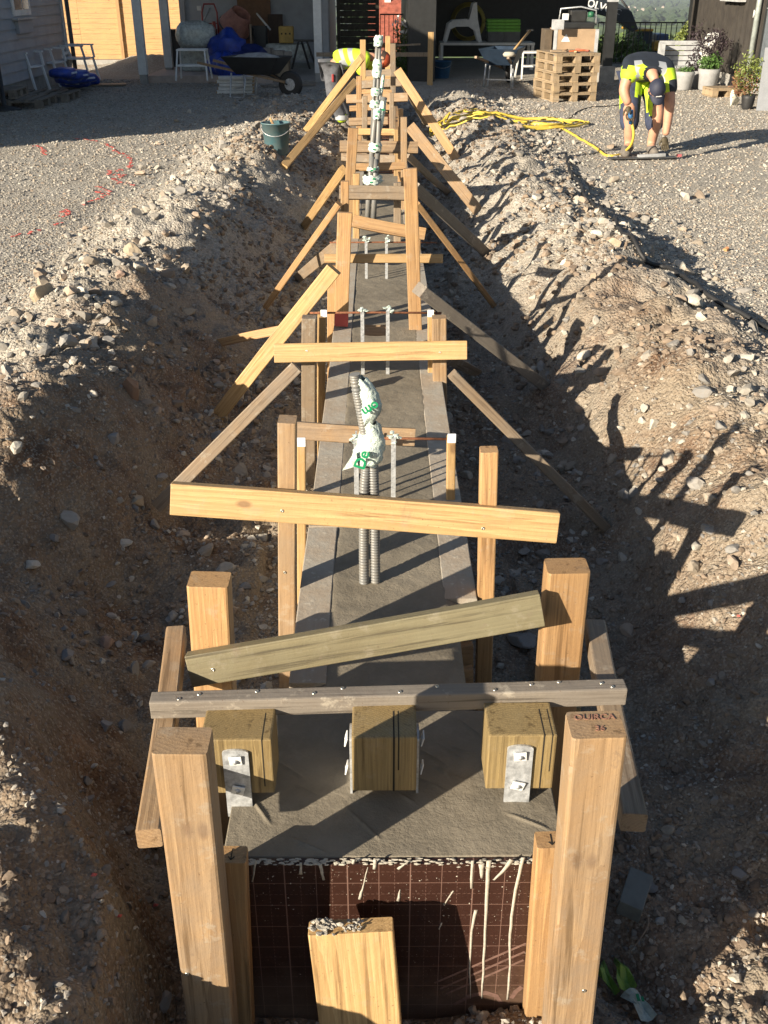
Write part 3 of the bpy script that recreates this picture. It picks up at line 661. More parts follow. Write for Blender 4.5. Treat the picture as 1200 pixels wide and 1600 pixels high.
# small blocks right of the strip
T(P(688, 1024, z=-.02), P(738, 1022, z=-.02), .07, .04, (0, -1, .3), WOOD_ORANGE, 'offcut', 'upper short orange offcut bracing the right rail behind the end slab', 'offcut', 'offcuts bracing the right rail')
T(P(690, 1056, z=-.05), P(738, 1054, z=-.05), .05, .04, (0, -1, .3), WOOD_ORANGE, 'offcut', 'lower short orange offcut bracing the right rail behind the end slab', 'offcut', 'offcuts bracing the right rail')

# ------------------------------------------------------------------ post anchors with wood blocks
def anchor(cx, cy, wid, rz, turned, label, crack):
    t = empty('post_anchor', (cx, cy, .118), rz, label, 'post anchor', 'steel post anchors cast into the end slab')
    b_ = MB().box((-wid / 2, -.055, 0), (wid / 2, .055, .150)).build('wood_block', WOOD_BLOCK, t, loc=(0, 0, .032), bevel=.004)
    k = MB()
    for (u, w0, z0, z1) in crack:
        k.box((u - w0, -.0556, z0), (u + w0, -.05, min(z1, .149))); k.box((u - w0 * .7, -.0556, .1495), (u + w0 * .7, .03, .1506))
    k.build('crack', HOLE, t, loc=(0, 0, .032))
    for sd in (-1, 1):
        st = MB(); n = 10; wd = .0275; hgt = .150
        pr = [(-wd, -.03), (wd, -.03)] + [(wd * math.cos(a), hgt + wd * .3 * math.sin(a)) for a in [math.pi * i / n for i in range(n + 1)]]
        st.poly(pr, .005)
        if turned: M_ = Matrix.Translation((sd * (wid / 2 + .0035), 0, 0)) @ Matrix.Rotation(math.pi / 2, 4, 'Z')
        else: M_ = Matrix.Translation((turned_off.get(label[:5], -.01), sd * (.055 + .0035), 0))
        s_ = st.build('steel_strap', STEEL, t); s_.matrix_local = M_
        for zz, rr in ((.050, .25), (.132, -.08)):
            w_ = MB(); w_.cbox((0, 0, 0), (.027, .003, .024)); ws = w_.build('washer', WHITEPAINT, s_, bevel=.0008)
            yo = -.0065 if (sd < 0) != turned else .0065
            if turned: yo = -sd * .0065 if False else (-.0065 if sd > 0 else .0065)
            tilt = .22 if turned else .12
            ws.matrix_local = Matrix.Translation((0, yo * (1.6 if turned else 1), zz)) @ Matrix.Rotation(rr, 4, 'Y') @ Matrix.Rotation(tilt, 4, 'X')
            bo = MB(); bo.lathe([(.0001, .006), (.004, .0055), (.006, .002), (.006, 0)], n=8, M=Matrix.Rotation(math.pi / 2 if yo < 0 else -math.pi / 2, 4, 'X')); bq = bo.build('bolt', STEEL, s_); bq.location = (0, yo + (.001 if yo > 0 else -.001) * 1.5, zz)
    return t
turned_off = {'left ': -.002, 'right': -.004}
anchor(-.332, 1.66, .15, 0, False, 'left wood block in a galvanised post anchor, its flat strap facing the camera', [(.055, .0012, .02, .165)])
anchor(-.020, 1.665, .138, 0, True, 'middle wood block between two straps edge-on, split by a dark crack', [(.020, .0022, 0, .165), (.030, .0015, .06, .165)])
anchor(.272, 1.67, .145, 0, False, 'right wood block in a galvanised post anchor beside the red-marked post', [(.045, .0015, .0, .165), (.062, .001, .05, .165)])

# ------------------------------------------------------------------ frames over the strip
def stake(px, pt, pb, Y, w, label, mat=WOOD_ORANGE, t=.042, zb=None, dx=0, cat='stake', grp='stakes along the strip footing', nm='stake', screws=()):
    A = P(px, pt, Y=Y); Bt = P(px + dx, pb, Y=Y)
    zb = float(terrain(Bt.x, Bt.y)) - .06 if zb is None else zb
    Bt = A + (Bt - A) * ((A.z - zb) / max(.01, (A.z - Bt.z)))
    return T(Bt, A, w, t, mat=mat, name=nm, label=label, cat=cat, group=grp, screws=screws)
def cross(x0, y0, x1, y1, Y, w, label, mat=WOOD_ORANGE, t=.036, tilt=.35, screws=(), grp='crossbars over the strip footing', warp=.005, dY=0):
    return T(P(x0, y0, Y=Y), P(x1, y1, Y=Y + dY), w, t, (0, -1, tilt), mat, 'crossbar', label, 'crossbar', grp, screws=screws, warp=warp)
def brace(x0, y0, x1, y1, label, mat=WOOD_POST, w=.07, t=.034, zt=.40, zf=None, face=None):
    sgn = -1 if x1 < x0 else 1
    A = P(x0, y0, z=zt); Bt = P(x1, y1, z=-.3 if zf is None else zf)
    if zf is None:
        for _ in range(12): Bt = P(x1, y1, z=float(terrain(Bt.x, Bt.y)))
    d = (A - Bt).normalized()
    return T(Bt - d * .04, A, w, t, face or (0, -1, .25), mat, 'brace', label, 'brace', 'slanting braces holding the form')
G2 = 'capped stakes carrying a rod'
# first frame
stake(449, 655, 1073, 2.50, .050, 'tall orange stake with a flat top left of the conduits, behind the long yellow board', WOOD_POST, t=.06, screws=[(.1, .58)])
stake(764, 702, 1062, 2.46, .048, 'tall orange stake on the right carrying the long yellow board', WOOD_ORANGE, t=.045, dx=-9)
cross(268, 778, 870, 823, 2.415, .088, 'long yellow board with a knot nailed across the two tall stakes', WOOD_NEW, .040, .25, screws=[(-.1, .285), (-.18, .805)], warp=.003)
stake(471, 690, 880, 3.07, .030, 'thin stake with a white cap just right of the tall left stake', WOOD_NEW, .03, grp=G2)
stake(705, 682, 780, 3.06, .030, 'thin stake with a white cap at the end of the nearest rusty rod', WOOD_NEW, .03, grp=G2)
cross(462, 672, 648, 683, 3.20, .062, 'brown crossbar half in shade behind the wrapped conduits', WOOD_POST, .04)
cross(560, 728, 655, 738, 3.42, .05, 'short lit crossbar low behind the conduits', WOOD_ORANGE, .035)
# second frame
cross(429, 552, 729, 547, 4.15, .082, 'straight yellow crossbar with a cement smear in front of the second pair of posts', WOOD_NEW, .045, .35, screws=[(.1, .17), (-.1, .86)], warp=.002)
stake(483, 495, 660, 4.22, .062, 'greyish post at the left end of the straight yellow crossbar', WOOD_WORN, .06)
stake(503, 488, 650, 4.32, .038, 'thin capped stake next to the greyish left post', WOOD_NEW, .03, grp=G2)
stake(686, 495, 690, 4.22, .062, 'brown post at the right end of the straight yellow crossbar', WOOD_POST, .06)
stake(674, 487, 600, 4.32, .034, 'thin capped stake next to the brown right post', WOOD_NEW, .03, grp=G2)
cross(568, 515, 608, 515, 4.5, .05, 'short brown block lying across the wet concrete between two anchor straps', WOOD_POST, .035)
o_ = stake(539, 332, 512, 4.98, .072, 'wide orange board standing left of the strip with red paint at its foot', WOOD_ORANGE, .03, zb=.125, dx=-6)
rp = MB().cbox((0, .0158, .035), (.070, .001, .07)).build('red_paint', REDPAINT, o_)
stake(641, 263, 632, 4.95, .066, 'tallest board on the right of the strip, leaning slightly', WOOD_ORANGE, .03, zb=.10, dx=-8 + 20)
stake(519, 415, 505, 5.05, .045, 'orange stake half hidden behind the brace top on the left', WOOD_ORANGE, .03)
stake(652, 374, 470, 5.5, .035, 'thin stake behind the tallest right board', WOOD_ORANGE, .03)
cross(507, 404, 692, 404, 5.08, .045, 'thin straight lath nailed across the two standing boards', WOOD_NEW, .03, .3, warp=.001)
cross(551, 345, 664, 366, 5.6, .066, 'tilted crossbar, dark on the left and lit on the right', WOOD_ORANGE, .04)
cross(530, 301, 651, 303, 6.75, .088, 'brown crossbar with a patch of cement in the middle', WOOD_WORN, .04)
stake(539, 283, 330, 6.3, .05, 'orange stake left of the cement-patched crossbar', WOOD_ORANGE)
stake(557, 271, 340, 7.0, .045, 'pale orange stake inside the left rail behind the cement-patched crossbar', WOOD_NEW)
stake(621, 285, 335, 6.9, .05, 'brown stake right of the cement-patched crossbar', WOOD_WORN)
stake(631, 183, 262, 8.0, .048, 'brown stake rising above the wide brown crossbar on the right', WOOD_POST)
stake(552, 200, 290, 7.5, .072, 'wide orange stake in front of the wide brown crossbar on the left', WOOD_ORANGE, dx=-5)
cross(531, 229, 653, 231, 8.3, .088, 'wide brown crossbar with a paint scratch at its right end', WOOD_POST, .04)
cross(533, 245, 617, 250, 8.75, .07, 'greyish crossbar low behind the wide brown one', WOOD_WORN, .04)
stake(620, 202, 240, 9.5, .05, 'short pale stake right of the rebar mesh', WOOD_NEW)
stake(561, 119, 215, 11.2, .055, 'tall thin orange stake right of the two long left braces', WOOD_ORANGE)
stake(606, 56, 140, 15.6, .07, 'tallest pale stake in the distance in front of the red cap', WOOD_NEW)
stake(567, 62, 165, 13.5, .07, 'pale yellow stake in front of the yellow vest', WOOD_NEW)
stake(614, 68, 200, 12.6, .06, 'grey-brown stake right of the tape-wrapped cable bundle in the distance', WOOD_WORN)
stake(612, 145, 225, 10.9, .045, 'dark thin stake beside the rebar mesh on the right', WOOD_WORN)
stake(641, 215, 240, 7.9, .03, 'hidden', WOOD_WORN) if False else None
cross(541, 155, 637, 152, 11.2, .085, 'brown crossbar with a shaded right half below the thin conduit', WOOD_POST, .04)
cross(546, 170, 615, 168, 11.9, .06, 'narrow orange crossbar second above the rebar mesh', WOOD_ORANGE, .035)
cross(545, 191, 606, 189, 10.6, .075, 'dark orange crossbar directly above the rebar mesh', WOOD_POST, .035)
cross(563, 133, 627, 129, 12.9, .09, 'grey crossbar in front of the bending worker', WOOD_WORN, .04)
cross(570, 116, 611, 114, 14.2, .09, 'short dark crossbar below the red cap', WOOD_WORN, .04)
cross(573, 103, 606, 102, 15.8, .07, 'farthest small crossbar under the worker\'s arms', WOOD_POST, .035)
cross(560, 144, 612, 144, 12.3, .05, 'thin orange crossbar just behind the shaded-half crossbar', WOOD_ORANGE, .03)
stake(570, 150, 235, 10.0, .05, 'weathered stake left of the tape-wrapped conduits above the rebar mesh', WOOD_WORN)
stake(626, 170, 232, 9.2, .045, 'orange stake just right of the dark stake at the rebar mesh', WOOD_ORANGE)
stake(546, 236, 300, 7.9, .04, 'narrow dark stake behind the wide orange board on the left', WOOD_WORN)
cross(552, 206, 622, 207, 9.9, .06, 'light narrow crossbar lying just in front of the rebar mesh', WOOD_NEW, .03)
cross(546, 262, 633, 259, 7.7, .055, 'narrow orange crossbar between the greyish crossbar and the cement-patched one', WOOD_ORANGE, .03)
cross(561, 124, 618, 122, 13.5, .05, 'thin light crossbar behind the grey crossbar near the worker', WOOD_NEW, .03)
# braces
brace(464, 573, 255, 782, 'long pinkish brace running down to the left end of the long yellow board', WOOD_WORN, .055, .045, .30)
brace(522, 420, 342, 648, 'bright wide brace from the red-painted board down to the left trench wall', WOOD_NEW, .075, .04, .48)
brace(530, 318, 406, 493, 'thin brace left of the lath, third from the front on the left', WOOD_ORANGE, .04, .035, .50)
brace(527, 384, 464, 436, 'short weathered brace low between the thin brace and the lath', WOOD_WORN, .07, .03, .30)
brace(537, 265, 475, 354, 'short bright brace beside the orange stake near the cement-patched crossbar', WOOD_NEW, .065, .04, .48)
brace(556, 127, 446, 257, 'lower of the two long parallel left braces near the bending worker', WOOD_NEW, .075, .04, .72)
brace(566, 89, 478, 204, 'upper of the two long parallel left braces reaching over the worker', WOOD_NEW, .08, .04, .95)
brace(440, 515, 338, 537, 'nearly level brace end poking out of the left trench wall', WOOD_ORANGE, .05, .035, -.05)
brace(706, 584, 947, 824, 'nearest right brace, thin and dark, reaching far down the trench', WOOD_WORN, .042, .07, .30)
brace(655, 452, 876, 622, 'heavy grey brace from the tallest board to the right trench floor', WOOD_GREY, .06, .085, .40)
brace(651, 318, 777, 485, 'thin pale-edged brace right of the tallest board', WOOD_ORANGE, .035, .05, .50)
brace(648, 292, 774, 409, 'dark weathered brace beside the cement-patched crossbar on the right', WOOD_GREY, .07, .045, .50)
brace(636, 242, 700, 302, 'short shaded brace right of the wide brown crossbar', WOOD_WORN, .055, .04, .42)
brace(640, 197, 746, 328, 'long brown brace with a sunlit edge beside the wide brown crossbar', WOOD_POST, .095, .04, .60)
brace(621, 110, 716, 253, 'long orange brace catching the sun on the far right side', WOOD_ORANGE, .095, .04, .82)
brace(612, 100, 672, 205, 'dark brace just behind the long orange one', WOOD_WORN, .06, .04, .80)
brace(700, 560, 742, 582, 'dark timber end lying low right of the brown right post', WOOD_WORN, .06, .04, -.1)
brace(440, 400, 520, 388, 'dead', WOOD_WORN) if False else None
# rods and straps
def rodset(yr, Y, xl, xr, xs_, base_py, label, lab2, cap=None):
    A, B = P(xl, yr, Y=Y), P(xr, yr, Y=Y)
    tag(MB().tube([A, A.lerp(B, .5) + Vector((0, 0, .002)), B], .0048, 8).build('reinforcing_rod', RUST), label, 'rebar')
    for i, sx_ in enumerate(xs_):
        top = P(sx_, yr - 8, Y=Y - .008); z0 = .10
        t = empty('anchor_strap', (top.x, top.y - .004, z0), 0, lab2[i], 'anchor strap', 'galvanised anchor straps in the strip footing')
        MB().box((-.008, -.002, 0), (.008, .002, top.z - z0 - .01)).build('strap', STEEL, t, bevel=.0006)
        MB().box((-.003, .05, 0), (.003, .054, top.z - z0 - .01)).build('strap', STEEL, t)
        k = MB()
        for j in range(9):
            v, f = SH1[j]; k.add(v * .011 + np.array([random.gauss(0, .010), random.gauss(.004, .006), top.z - z0 - .012 + random.gauss(0, .008)]), f)
        k.build('tape_knot', BAG, t)
rodset(686, 3.06, 556, 707, (556, 615), 775, 'nearest rusty reinforcing rod between the wrapped conduits and a capped stake', ['anchor strap standing left of the two grey conduits', 'anchor strap standing right of the two grey conduits'])
rodset(489, 4.30, 484, 690, (566, 606), 530, 'rusty reinforcing rod over the strip just beyond the straight yellow crossbar', ['left anchor strap under the rod beyond the straight yellow crossbar', 'right anchor strap under the rod beyond the straight yellow crossbar'])
rodset(379, 5.95, 515, 682, (572, 604), 430, 'rusty reinforcing rod behind the lath and the tilted crossbar', ['left anchor strap behind the thin lath', 'right anchor strap behind the thin lath'])
for (px, py, Y, lb) in ((471, 690, 3.05, 'left of the conduits'), (706, 684, 3.04, 'at the right end of the nearest rusty rod'), (506, 489, 4.29, 'beside the greyish left post'), (673, 489, 4.29, 'beside the brown right post')):
    A = P(px, py, Y=Y - .02); c_ = MB().box((-.014, -.004, -.018), (.014, .004, .014)).build('cap', WHITEP, loc=A, bevel=.002); tag(c_, 'white plastic clip on the thin stake ' + lb, 'clip', 'white clips on thin stakes')

# ------------------------------------------------------------------ conduits wrapped in foil
def ribbed(pts, r, n=12, pitch=.0085, name='conduit', par=None, mat=CONDUIT):
    cum = [0]; pts = [Vector(p) for p in pts]
    for a, b in zip(pts[:-1], pts[1:]): cum.append(cum[-1] + (b - a).length)
    k = int(cum[-1] / (pitch / 4)); out = []; rr = []
    for i in range(k + 1):
        s = cum[-1] * i / k; j = max(q for q in range(len(cum) - 1) if cum[q] <= s + 1e-9); t = (s - cum[j]) / max(1e-6, cum[j + 1] - cum[j])
        p0 = pts[max(j - 1, 0)]; p1 = pts[j]; p2 = pts[j + 1]; p3 = pts[min(j + 2, len(pts) - 1)]
        q = .5 * ((2 * p1) + (p2 - p0) * t + (2 * p0 - 5 * p1 + 4 * p2 - p3) * t * t + (3 * p1 - p0 - 3 * p2 + p3) * t ** 3)
        out.append(q); rr.append(r * (1.0 if (i % 4) < 2 else .86))
    return MB().tube(out, rr, n).build(name, mat, par)
base = P(578, 912, z=.11)
cd = empty('cable_conduits', base, 0, 'two ribbed grey conduits rising from the concrete, wrapped in white foil with green letters', 'conduit')
ribbed([(-.017, 0, -.05), (-.017, 0, .12), (-.014, 0, .30), (-.006, 0, .42), (-.014, -.005, .52), (-.030, -.01, .62), (-.036, -.01, .665)], .0152, par=cd)
ribbed([(.017, .004, -.05), (.016, .004, .12), (.015, .003, .28), (.012, 0, .40), (.014, 0, .47)], .0150, par=cd)
def wrap(prof, seed, name, par, mat=BAG, n=26, amp=.16):
    r = np.random.default_rng(seed); vs = []; k = len(prof)
    fr = r.uniform(0, 6, 6)
    for i, (cx, cy, rx, ry, z) in enumerate(prof):
        for j in range(n):
            a = 2 * math.pi * j / n; w = 1 + amp * (math.sin(3 * a + fr[0] + i * .9) * .5 + (abs(math.sin(5 * a + fr[1] + i * .8)) - .5) * .9) + r.normal(0, amp * .14)
            vs.append((cx + rx * w * math.cos(a), cy + ry * w * math.sin(a), z + .004 * math.sin(5 * a + fr[2])))
    fs = [(i * n + j, i * n + (j + 1) % n, (i + 1) * n + (j + 1) % n, (i + 1) * n + j) for i in range(k - 1) for j in range(n)]
    return MB().add(vs, fs, True).build(name, mat, par)
def sm(prof, k):
    out = []; n = len(prof)
    for i in range(n - 1):
        for j in range(k):
            t = j / k; out.append(tuple(prof[i][q] * (1 - t) + prof[i + 1][q] * t for q in range(5)))
    return out + [prof[-1]]
w1 = wrap(sm([(-.004, 0, .030, .024, .395), (-.006, 0, .039, .027, .405), (.002, 0, .042, .029, .44), (.006, 0, .036, .026, .475), (.008, 0, .026, .022, .51), (.002, 0, .020, .020, .525)], 4), 5, 'foil_wrap', cd)
w2 = wrap(sm([(-.006, 0, .020, .020, .525), (.002, -.004, .028, .023, .545), (.006, -.004, .031, .025, .575), (-.002, -.004, .028, .023, .605), (-.012, -.003, .022, .020, .635), (-.026, -.003, .019, .018, .652)], 4), 6, 'foil_wrap', cd, amp=.12)
MB().add([(-.075, -.02, .385), (-.03, -.03, .405), (-.035, -.03, .45), (-.045, -.012, .43), (-.05, 0, .40)], [(0, 1, 2, 3), (0, 3, 4), (0, 4, 1)]).build('foil_wrap', BAG, cd)
fl = lambda x, z, y, a, s, txt, tilt=0: text_mesh(txt, s, GREENINK, cd, Matrix.Translation((x, y, z)) @ Matrix.Rotation(math.pi / 2 - .15, 4, 'X') @ Matrix.Rotation(a, 4, 'Z') @ Matrix.Rotation(tilt, 4, 'Y'), 'green_lettering', .0012, 0, .0010)
fl(.006, .580, -.043, math.pi + .55, .036, 'om'); fl(-.018, .430, -.047, 1.25, .044, 'De')
# distant bundle
def bundle(px, base_y, Y, top_px, top_py, r, wraps, label, n=2, zb=.0):
    A = P(px, base_y, Y=Y); Bq = P(top_px, top_py, Y=Y + .05); t = empty('cable_conduits', (A.x, A.y, A.z), 0, label, 'conduit', 'tall conduit bundles in the strip')
    D = Bq - A
    for i in range(n):
        o = (i - (n - 1) / 2) * r * 2.1
        MB().tube([(o, 0, 0), (o + D.x * .3, 0, D.z * .35), (o * .8 + D.x * .7, .02, D.z * .7), (o * .5 + D.x, D.y, D.z * (1 - .04 * i))], r, 10).build('conduit', CONDUIT, t)
    for i, (s0, s1, k) in enumerate(wraps):
        pr = [(D.x * s, 0, r * n * k * q * .78, r * 1.35 * k, D.z * s) for s, q in ((s0, .9), ((s0 * .7 + s1 * .3), 1.15), ((s0 + s1) / 2, 1.0), ((s0 * .3 + s1 * .7), 1.12), (s1, .85))]
        wrap(sm(pr, 3), 20 + i, 'foil_wrap', t, amp=.15)
        for q in range(2):
            zz = D.z * (s0 + (s1 - s0) * (.3 + .4 * q)); xx = D.x * (s0 + s1) / 2
            MB().cbox((xx + r * (q - .5), -r * 1.5 * k, zz), (r * .9, .002, r * .5)).build('green_lettering', GREENINK, t)
    return t
bundle(579, 345, 7.2, 584, 245, .020, [(.40, .52, 1.3), (.60, .74, 2.0), (.80, .86, 1.2)], 'grey conduits with a star-shaped foil knot passing behind the cement-patched crossbar', 2)
bundle(584, 270, 8.1, 590, 168, .021, [(.34, .48, 1.4), (.84, 1.0, .9)], 'thick black-grey conduit pair with a foil sleeve ending in a pale tapered tip', 2)
bundle(587, 235, 9.0, 600, 152, .028, [(.42, .95, 1.2)], 'short conduit wrapped in crumpled foil leaning right', 1)
bundle(584, 215, 9.6, 592, 55, .017, [(.30, .38, 1.7), (.42, .50, 1.6), (.60, .78, 1.4), (.90, 1.0, 1.4)], 'tallest pair of thin conduits with foil sleeves reaching above the workers', 2)
bundle(591, 180, 9.9, 599, 117, .017, [(.55, 1.0, 1.1)], 'single thin conduit curving right with a pale foil tip', 1)
# rebar ladder in the unfilled strip
cg = empty('rebar_cage', (0, 9.8, -.1), 0, 'rusty rebar cage lying in the open form beyond the conduits', 'rebar cage')
for (x, z) in ((-.12, .12), (.12, .12), (-.12, -.05), (.12, -.05)): MB().tube([(x, 0, z), (x, 6.4, z)], .006, 6).build('bar', RUST, cg)
for i in range(32): MB().tube([(-.13, i * .2, -.06), (-.13, i * .2, .13), (.13, i * .2, .13), (.13, i * .2, -.06)], .004, 5).build('stirrup', RUST, cg)
# ------------------------------------------------------------------ buildings
SIDING = plain('white_siding', (.30, .33, .37), .6, var=.12, sc=3)
SIDING2 = plain('grey_siding', (.34, .36, .39), .6, var=.15, sc=3)
BLACKWALL = plain('tarred_boards', (.030, .026, .023), .7, var=.45, sc=5, dirt=(.055, .048, .040))
GLASS, nt_, b_g = newmat('window_glass'); b_g.inputs['Base Color'].default_value = (.03, .04, .05, 1); b_g.inputs['Roughness'].default_value = .06
FENCEW = wood('fence_boards', (.60, .37, .17), (.50, .27, .10), .12, cement=0.05)
DARKFENCE = plain('dark_stained_boards', (.035, .030, .020), .8, var=.4)
CONCP = plain('old_concrete', (.33, .32, .30), .9, var=.2, sc=8, bmp=.3)
ROOFM = plain('roof_felt', (.05, .05, .055), .9)
REDTILE = plain('red_roof_tiles', (.30, .085, .055), .85, var=.35, sc=6)
CARD = plain('cardboard', (.36, .25, .155), .8, var=.15, sc=5)
FOIL_CLEAR = plain('clear_film', (.42, .46, .44), .25, var=.3, sc=18)
GREYPOT = plain('grey_pot', (.30, .30, .30), .75, var=.12, sc=12)
def lap(mb, x, y0, y1, z0, z1, pitch=.13, sgn=1, axis='y'):
    z = z0
    while z < z1:
        h = min(pitch, z1 - z)
        if axis == 'y':
            v = [(x, y0, z), (x, y1, z), (x + sgn * .026, y1, z), (x + sgn * .026, y0, z), (x, y0, z + h), (x, y1, z + h), (x + sgn * .004, y1, z + h), (x + sgn * .004, y0, z + h)]
        else:
            v = [(y0, x, z), (y1, x, z), (y1, x - sgn * .016, z), (y0, x - sgn * .016, z), (y0, x, z + h), (y1, x, z + h), (y1, x - sgn * .004, z + h), (y0, x - sgn * .004, z + h)]
        mb.add(v, [(0, 3, 2, 1), (4, 5, 6, 7), (0, 1, 5, 4), (1, 2, 6, 5), (2, 3, 7, 6), (3, 0, 4, 7)]); z += pitch
hs = empty('white_house', (-6, 10.8, 0), 0, 'white house with lapped siding at the left edge of the yard', 'house')
mb = MB(); lap(mb, .006, 0, 10.2, .22, 3.7, .155); mb.box((-.12, 0, .22), (-.002, 10.2, 3.7)); mb.box((-6, -.14, 0), (0, -.002, 3.7)); mb.box((-2.1, 10.08, .22), (-.122, 10.2, 3.7)); mb.box((-6, 0, 0), (-5.88, 6.2, 3.7)); mb.build('wall', SIDING, hs)
MB().box((-.10, .02, -.2), (-.01, 10.18, .215)).build('plinth', CONCP, hs)
MB().add([(.35, -.3, 3.72), (.35, 10.5, 3.72), (-2.1, 10.5, 4.0), (-2.1, 6.4, 4.0), (-6.3, 6.4, 4.0), (-6.3, -.3, 4.0), (-2.1, -.3, 4.0)], [(0, 1, 2, 3, 6), (6, 3, 4, 5)]).build('roof', ROOFM, hs)
wn_ = MB().box((.018, 7.30, 1.18), (.045, 8.22, 2.15)).build('window', WHITEPAINT, hs)
MB().box((.0455, 7.40, 1.27), (.048, 7.77, 2.08)).box((.0455, 7.81, 1.27), (.048, 8.12, 2.08)).build('pane', GLASS, wn_)
MB().box((.018, 7.24, 1.12), (.12, 8.28, 1.15)).build('sill', GREYPAINT, wn_)
MB().box((.018, 7.35, .92), (.08, 8.10, 1.11)).build('trim_board', SIDING, hs)
MB().box((-.02, 10.10, .1), (.034, 10.23, 3.7)).build('corner_board', WHITEPAINT, hs)
MB().tube([(.09, 10.30, .05), (.09, 10.30, 3.7)], .04, 10).build('downpipe', plain('pipe_grey', (.10, .105, .11), .4), hs)

# slatted fence lit by the sun
def board_fence(name, x0, x1, Y, z0, z1, pitch, mat, label, posts=(), gap=.006, t=.022, postm=None):
    e = empty(name, (x0, Y, 0), 0, label, 'fence'); mb = MB(); z = z0; i = 0
    while z < z1 - .02:
        xa = 0
        mb.box((0, -t / 2 + .0015 * (i % 2), z), (x1 - x0, t / 2, z + pitch - gap)); z += pitch; i += 1
    p = mb.build('board_panel', mat, e, bevel=0)
    for px in posts: MB().box((px - x0 - .035, -t / 2 - .05, -.1), (px - x0 + .035, -t / 2 - .002, z1 + .02)).build('post', postm or mat, e)
    return e
# object textures run along Z, so the fence panel is built upright-grained and laid sideways
def grain_fence(name, x0, x1, Y, z0, z1, pitch, mat, label, posts):
    e = empty(name, (x0, Y, 0), 0, label, 'fence'); mb = MB(); z = z0; i = 0; Lx = x1 - x0
    while z < z1:
        for (a, b2) in ((0, Lx * .52), (Lx * .52 + .004, Lx)):
            mb.box((z, -.011 - .002 * (i % 2), a), (z + pitch - (.012 if i in (2, 4, 5, 6) and a == 0 else .004), .011, b2))
        z += pitch; i += 1
    o = mb.build('board_panel', mat, e); o.rotation_euler = (0, 0, 0); o.matrix_local = Matrix(((0, 0, 1, 0), (0, 1, 0, 0), (1, 0, 0, 0), (0, 0, 0, 1)))
    for px in posts: MB().box((-.035, -.07, -.1), (.035, -.014, z1 + .03)).build('post', mat, e, loc=(px - x0, 0, 0))
    MB().box((0, -.05, -.2), (Lx, .05, z0 - .01)).build('plinth', CONCP, e)
    return e
grain_fence('board_fence', -9.5, -4.25, 25.0, .10, 1.95, .105, FENCEW, 'sunlit fence of pale horizontal boards behind the porch posts', [-8.2, -5.85, -4.32])
# porch and rear house
ph = empty('porch_house', (-4.2, 23.4, 0), 0, 'grey sided house with an open porch at the back left of the yard', 'house')
mb = MB(); lap(mb, 0, 0, 3.15, .14, 2.6, axis='x'); mb.box((0, .002, .14), (3.15, .12, 2.6)); mb.box((0, .12, .0), (.12, 3.6, 2.6)); mb.box((3.03, .12, .0), (3.15, 3.6, 2.6)); mb.build('wall', SIDING2, ph)
MB().box((-.3, -3.4, 2.62), (3.5, 3.8, 2.80)).build('roof', ROOFM, ph)
MB().box((-.15, -3.2, -.2), (2.2, -.01, .125)).build('porch_slab', plain('porch_floor', (.42, .34, .29), .8, var=.15), ph)
MB().box((2.25, -2.9, -.2), (3.2, -.01, .03)).build('porch_slab', CONCP, ph)
for (px, Y, w) in ((226, 20.05, .15), (267, 21.75, .16), (499, 20.4, .15), (511, 22.0, .12)):
    a = P(px, 130, Y=Y); p_o = MB().box((-w / 2, -w / 2, .16), (w / 2, w / 2, 2.62)).build('porch_post', WHITEPAINT if px != 511 else SIDING2, ph, loc=(a.x + 4.2, Y - 23.4, 0), bevel=.006)
    MB().box((-w / 2 + .01, -w / 2 + .01, -.2), (w / 2 - .01, w / 2 - .01, .157)).build('post_foot', CONCP, p_o)
MB().box((.02, -.06, .14), (.12, -.018, 2.6)).build('corner_board', SIDING2, ph)
MB().cbox((.42, -.03, 1.18), (.09, .03, .09)).build('socket', WHITEPAINT, ph, bevel=.004)
MB().box((-.02, -1.55, .127), (.55, -1.0, .72)).build('dark_box', BLACKPAINT) if False else None
tag(MB().box((-.30, -.2, 0), (.35, .2, .66)).box((-.32, -.22, .661), (.37, .22, .69)).build('dark_box', BLACKPAINT, loc=(-4.05, 22.5, .127), bevel=.01), 'plain black box between the two white porch posts', 'box')  # plain black lidded box filling the dark gap between the posts
# dark gate
board_fence('dark_gate', -.86, .0, 22.6, .08, 1.95, .12, DARKFENCE, 'dark brown board gate in deep shade behind the bending worker', posts=(-.83, -.04), gap=.008)
# red roofed shed beyond the plot
sh = empty('garden_shed', (.35, 36, -1.2), 0, 'small shed with a red tiled roof seen through the gap beside the dark gate', 'shed')
MB().box((-.5, 0, -1), (1.2, 1.6, 1.25)).build('wall', plain('shed_red', (.25, .09, .06), .8), sh)
rf = MB(); rf.add([(-.7, -.3, 1.2), (1.4, -.3, 1.2), (1.4, .9, 2.35), (-.7, .9, 2.35), (-.7, -.3, 1.1), (1.4, -.3, 1.1), (1.4, .9, 2.25), (-.7, .9, 2.25)], [(0, 1, 2, 3), (4, 7, 6, 5), (0, 4, 5, 1), (3, 2, 6, 7), (0, 3, 7, 4), (1, 5, 6, 2)])
for i in range(8):
    z = 1.22 + i * .14; y = -.28 + i * .146; rf.box((-.7, y, z), (1.4, y + .03, z + .03))
rfo = rf.build('roof', REDTILE, sh); MB().box((-.15, .8, 2.2), (.05, 1.0, 2.7)).build('chimney', WHITEPAINT, rfo)
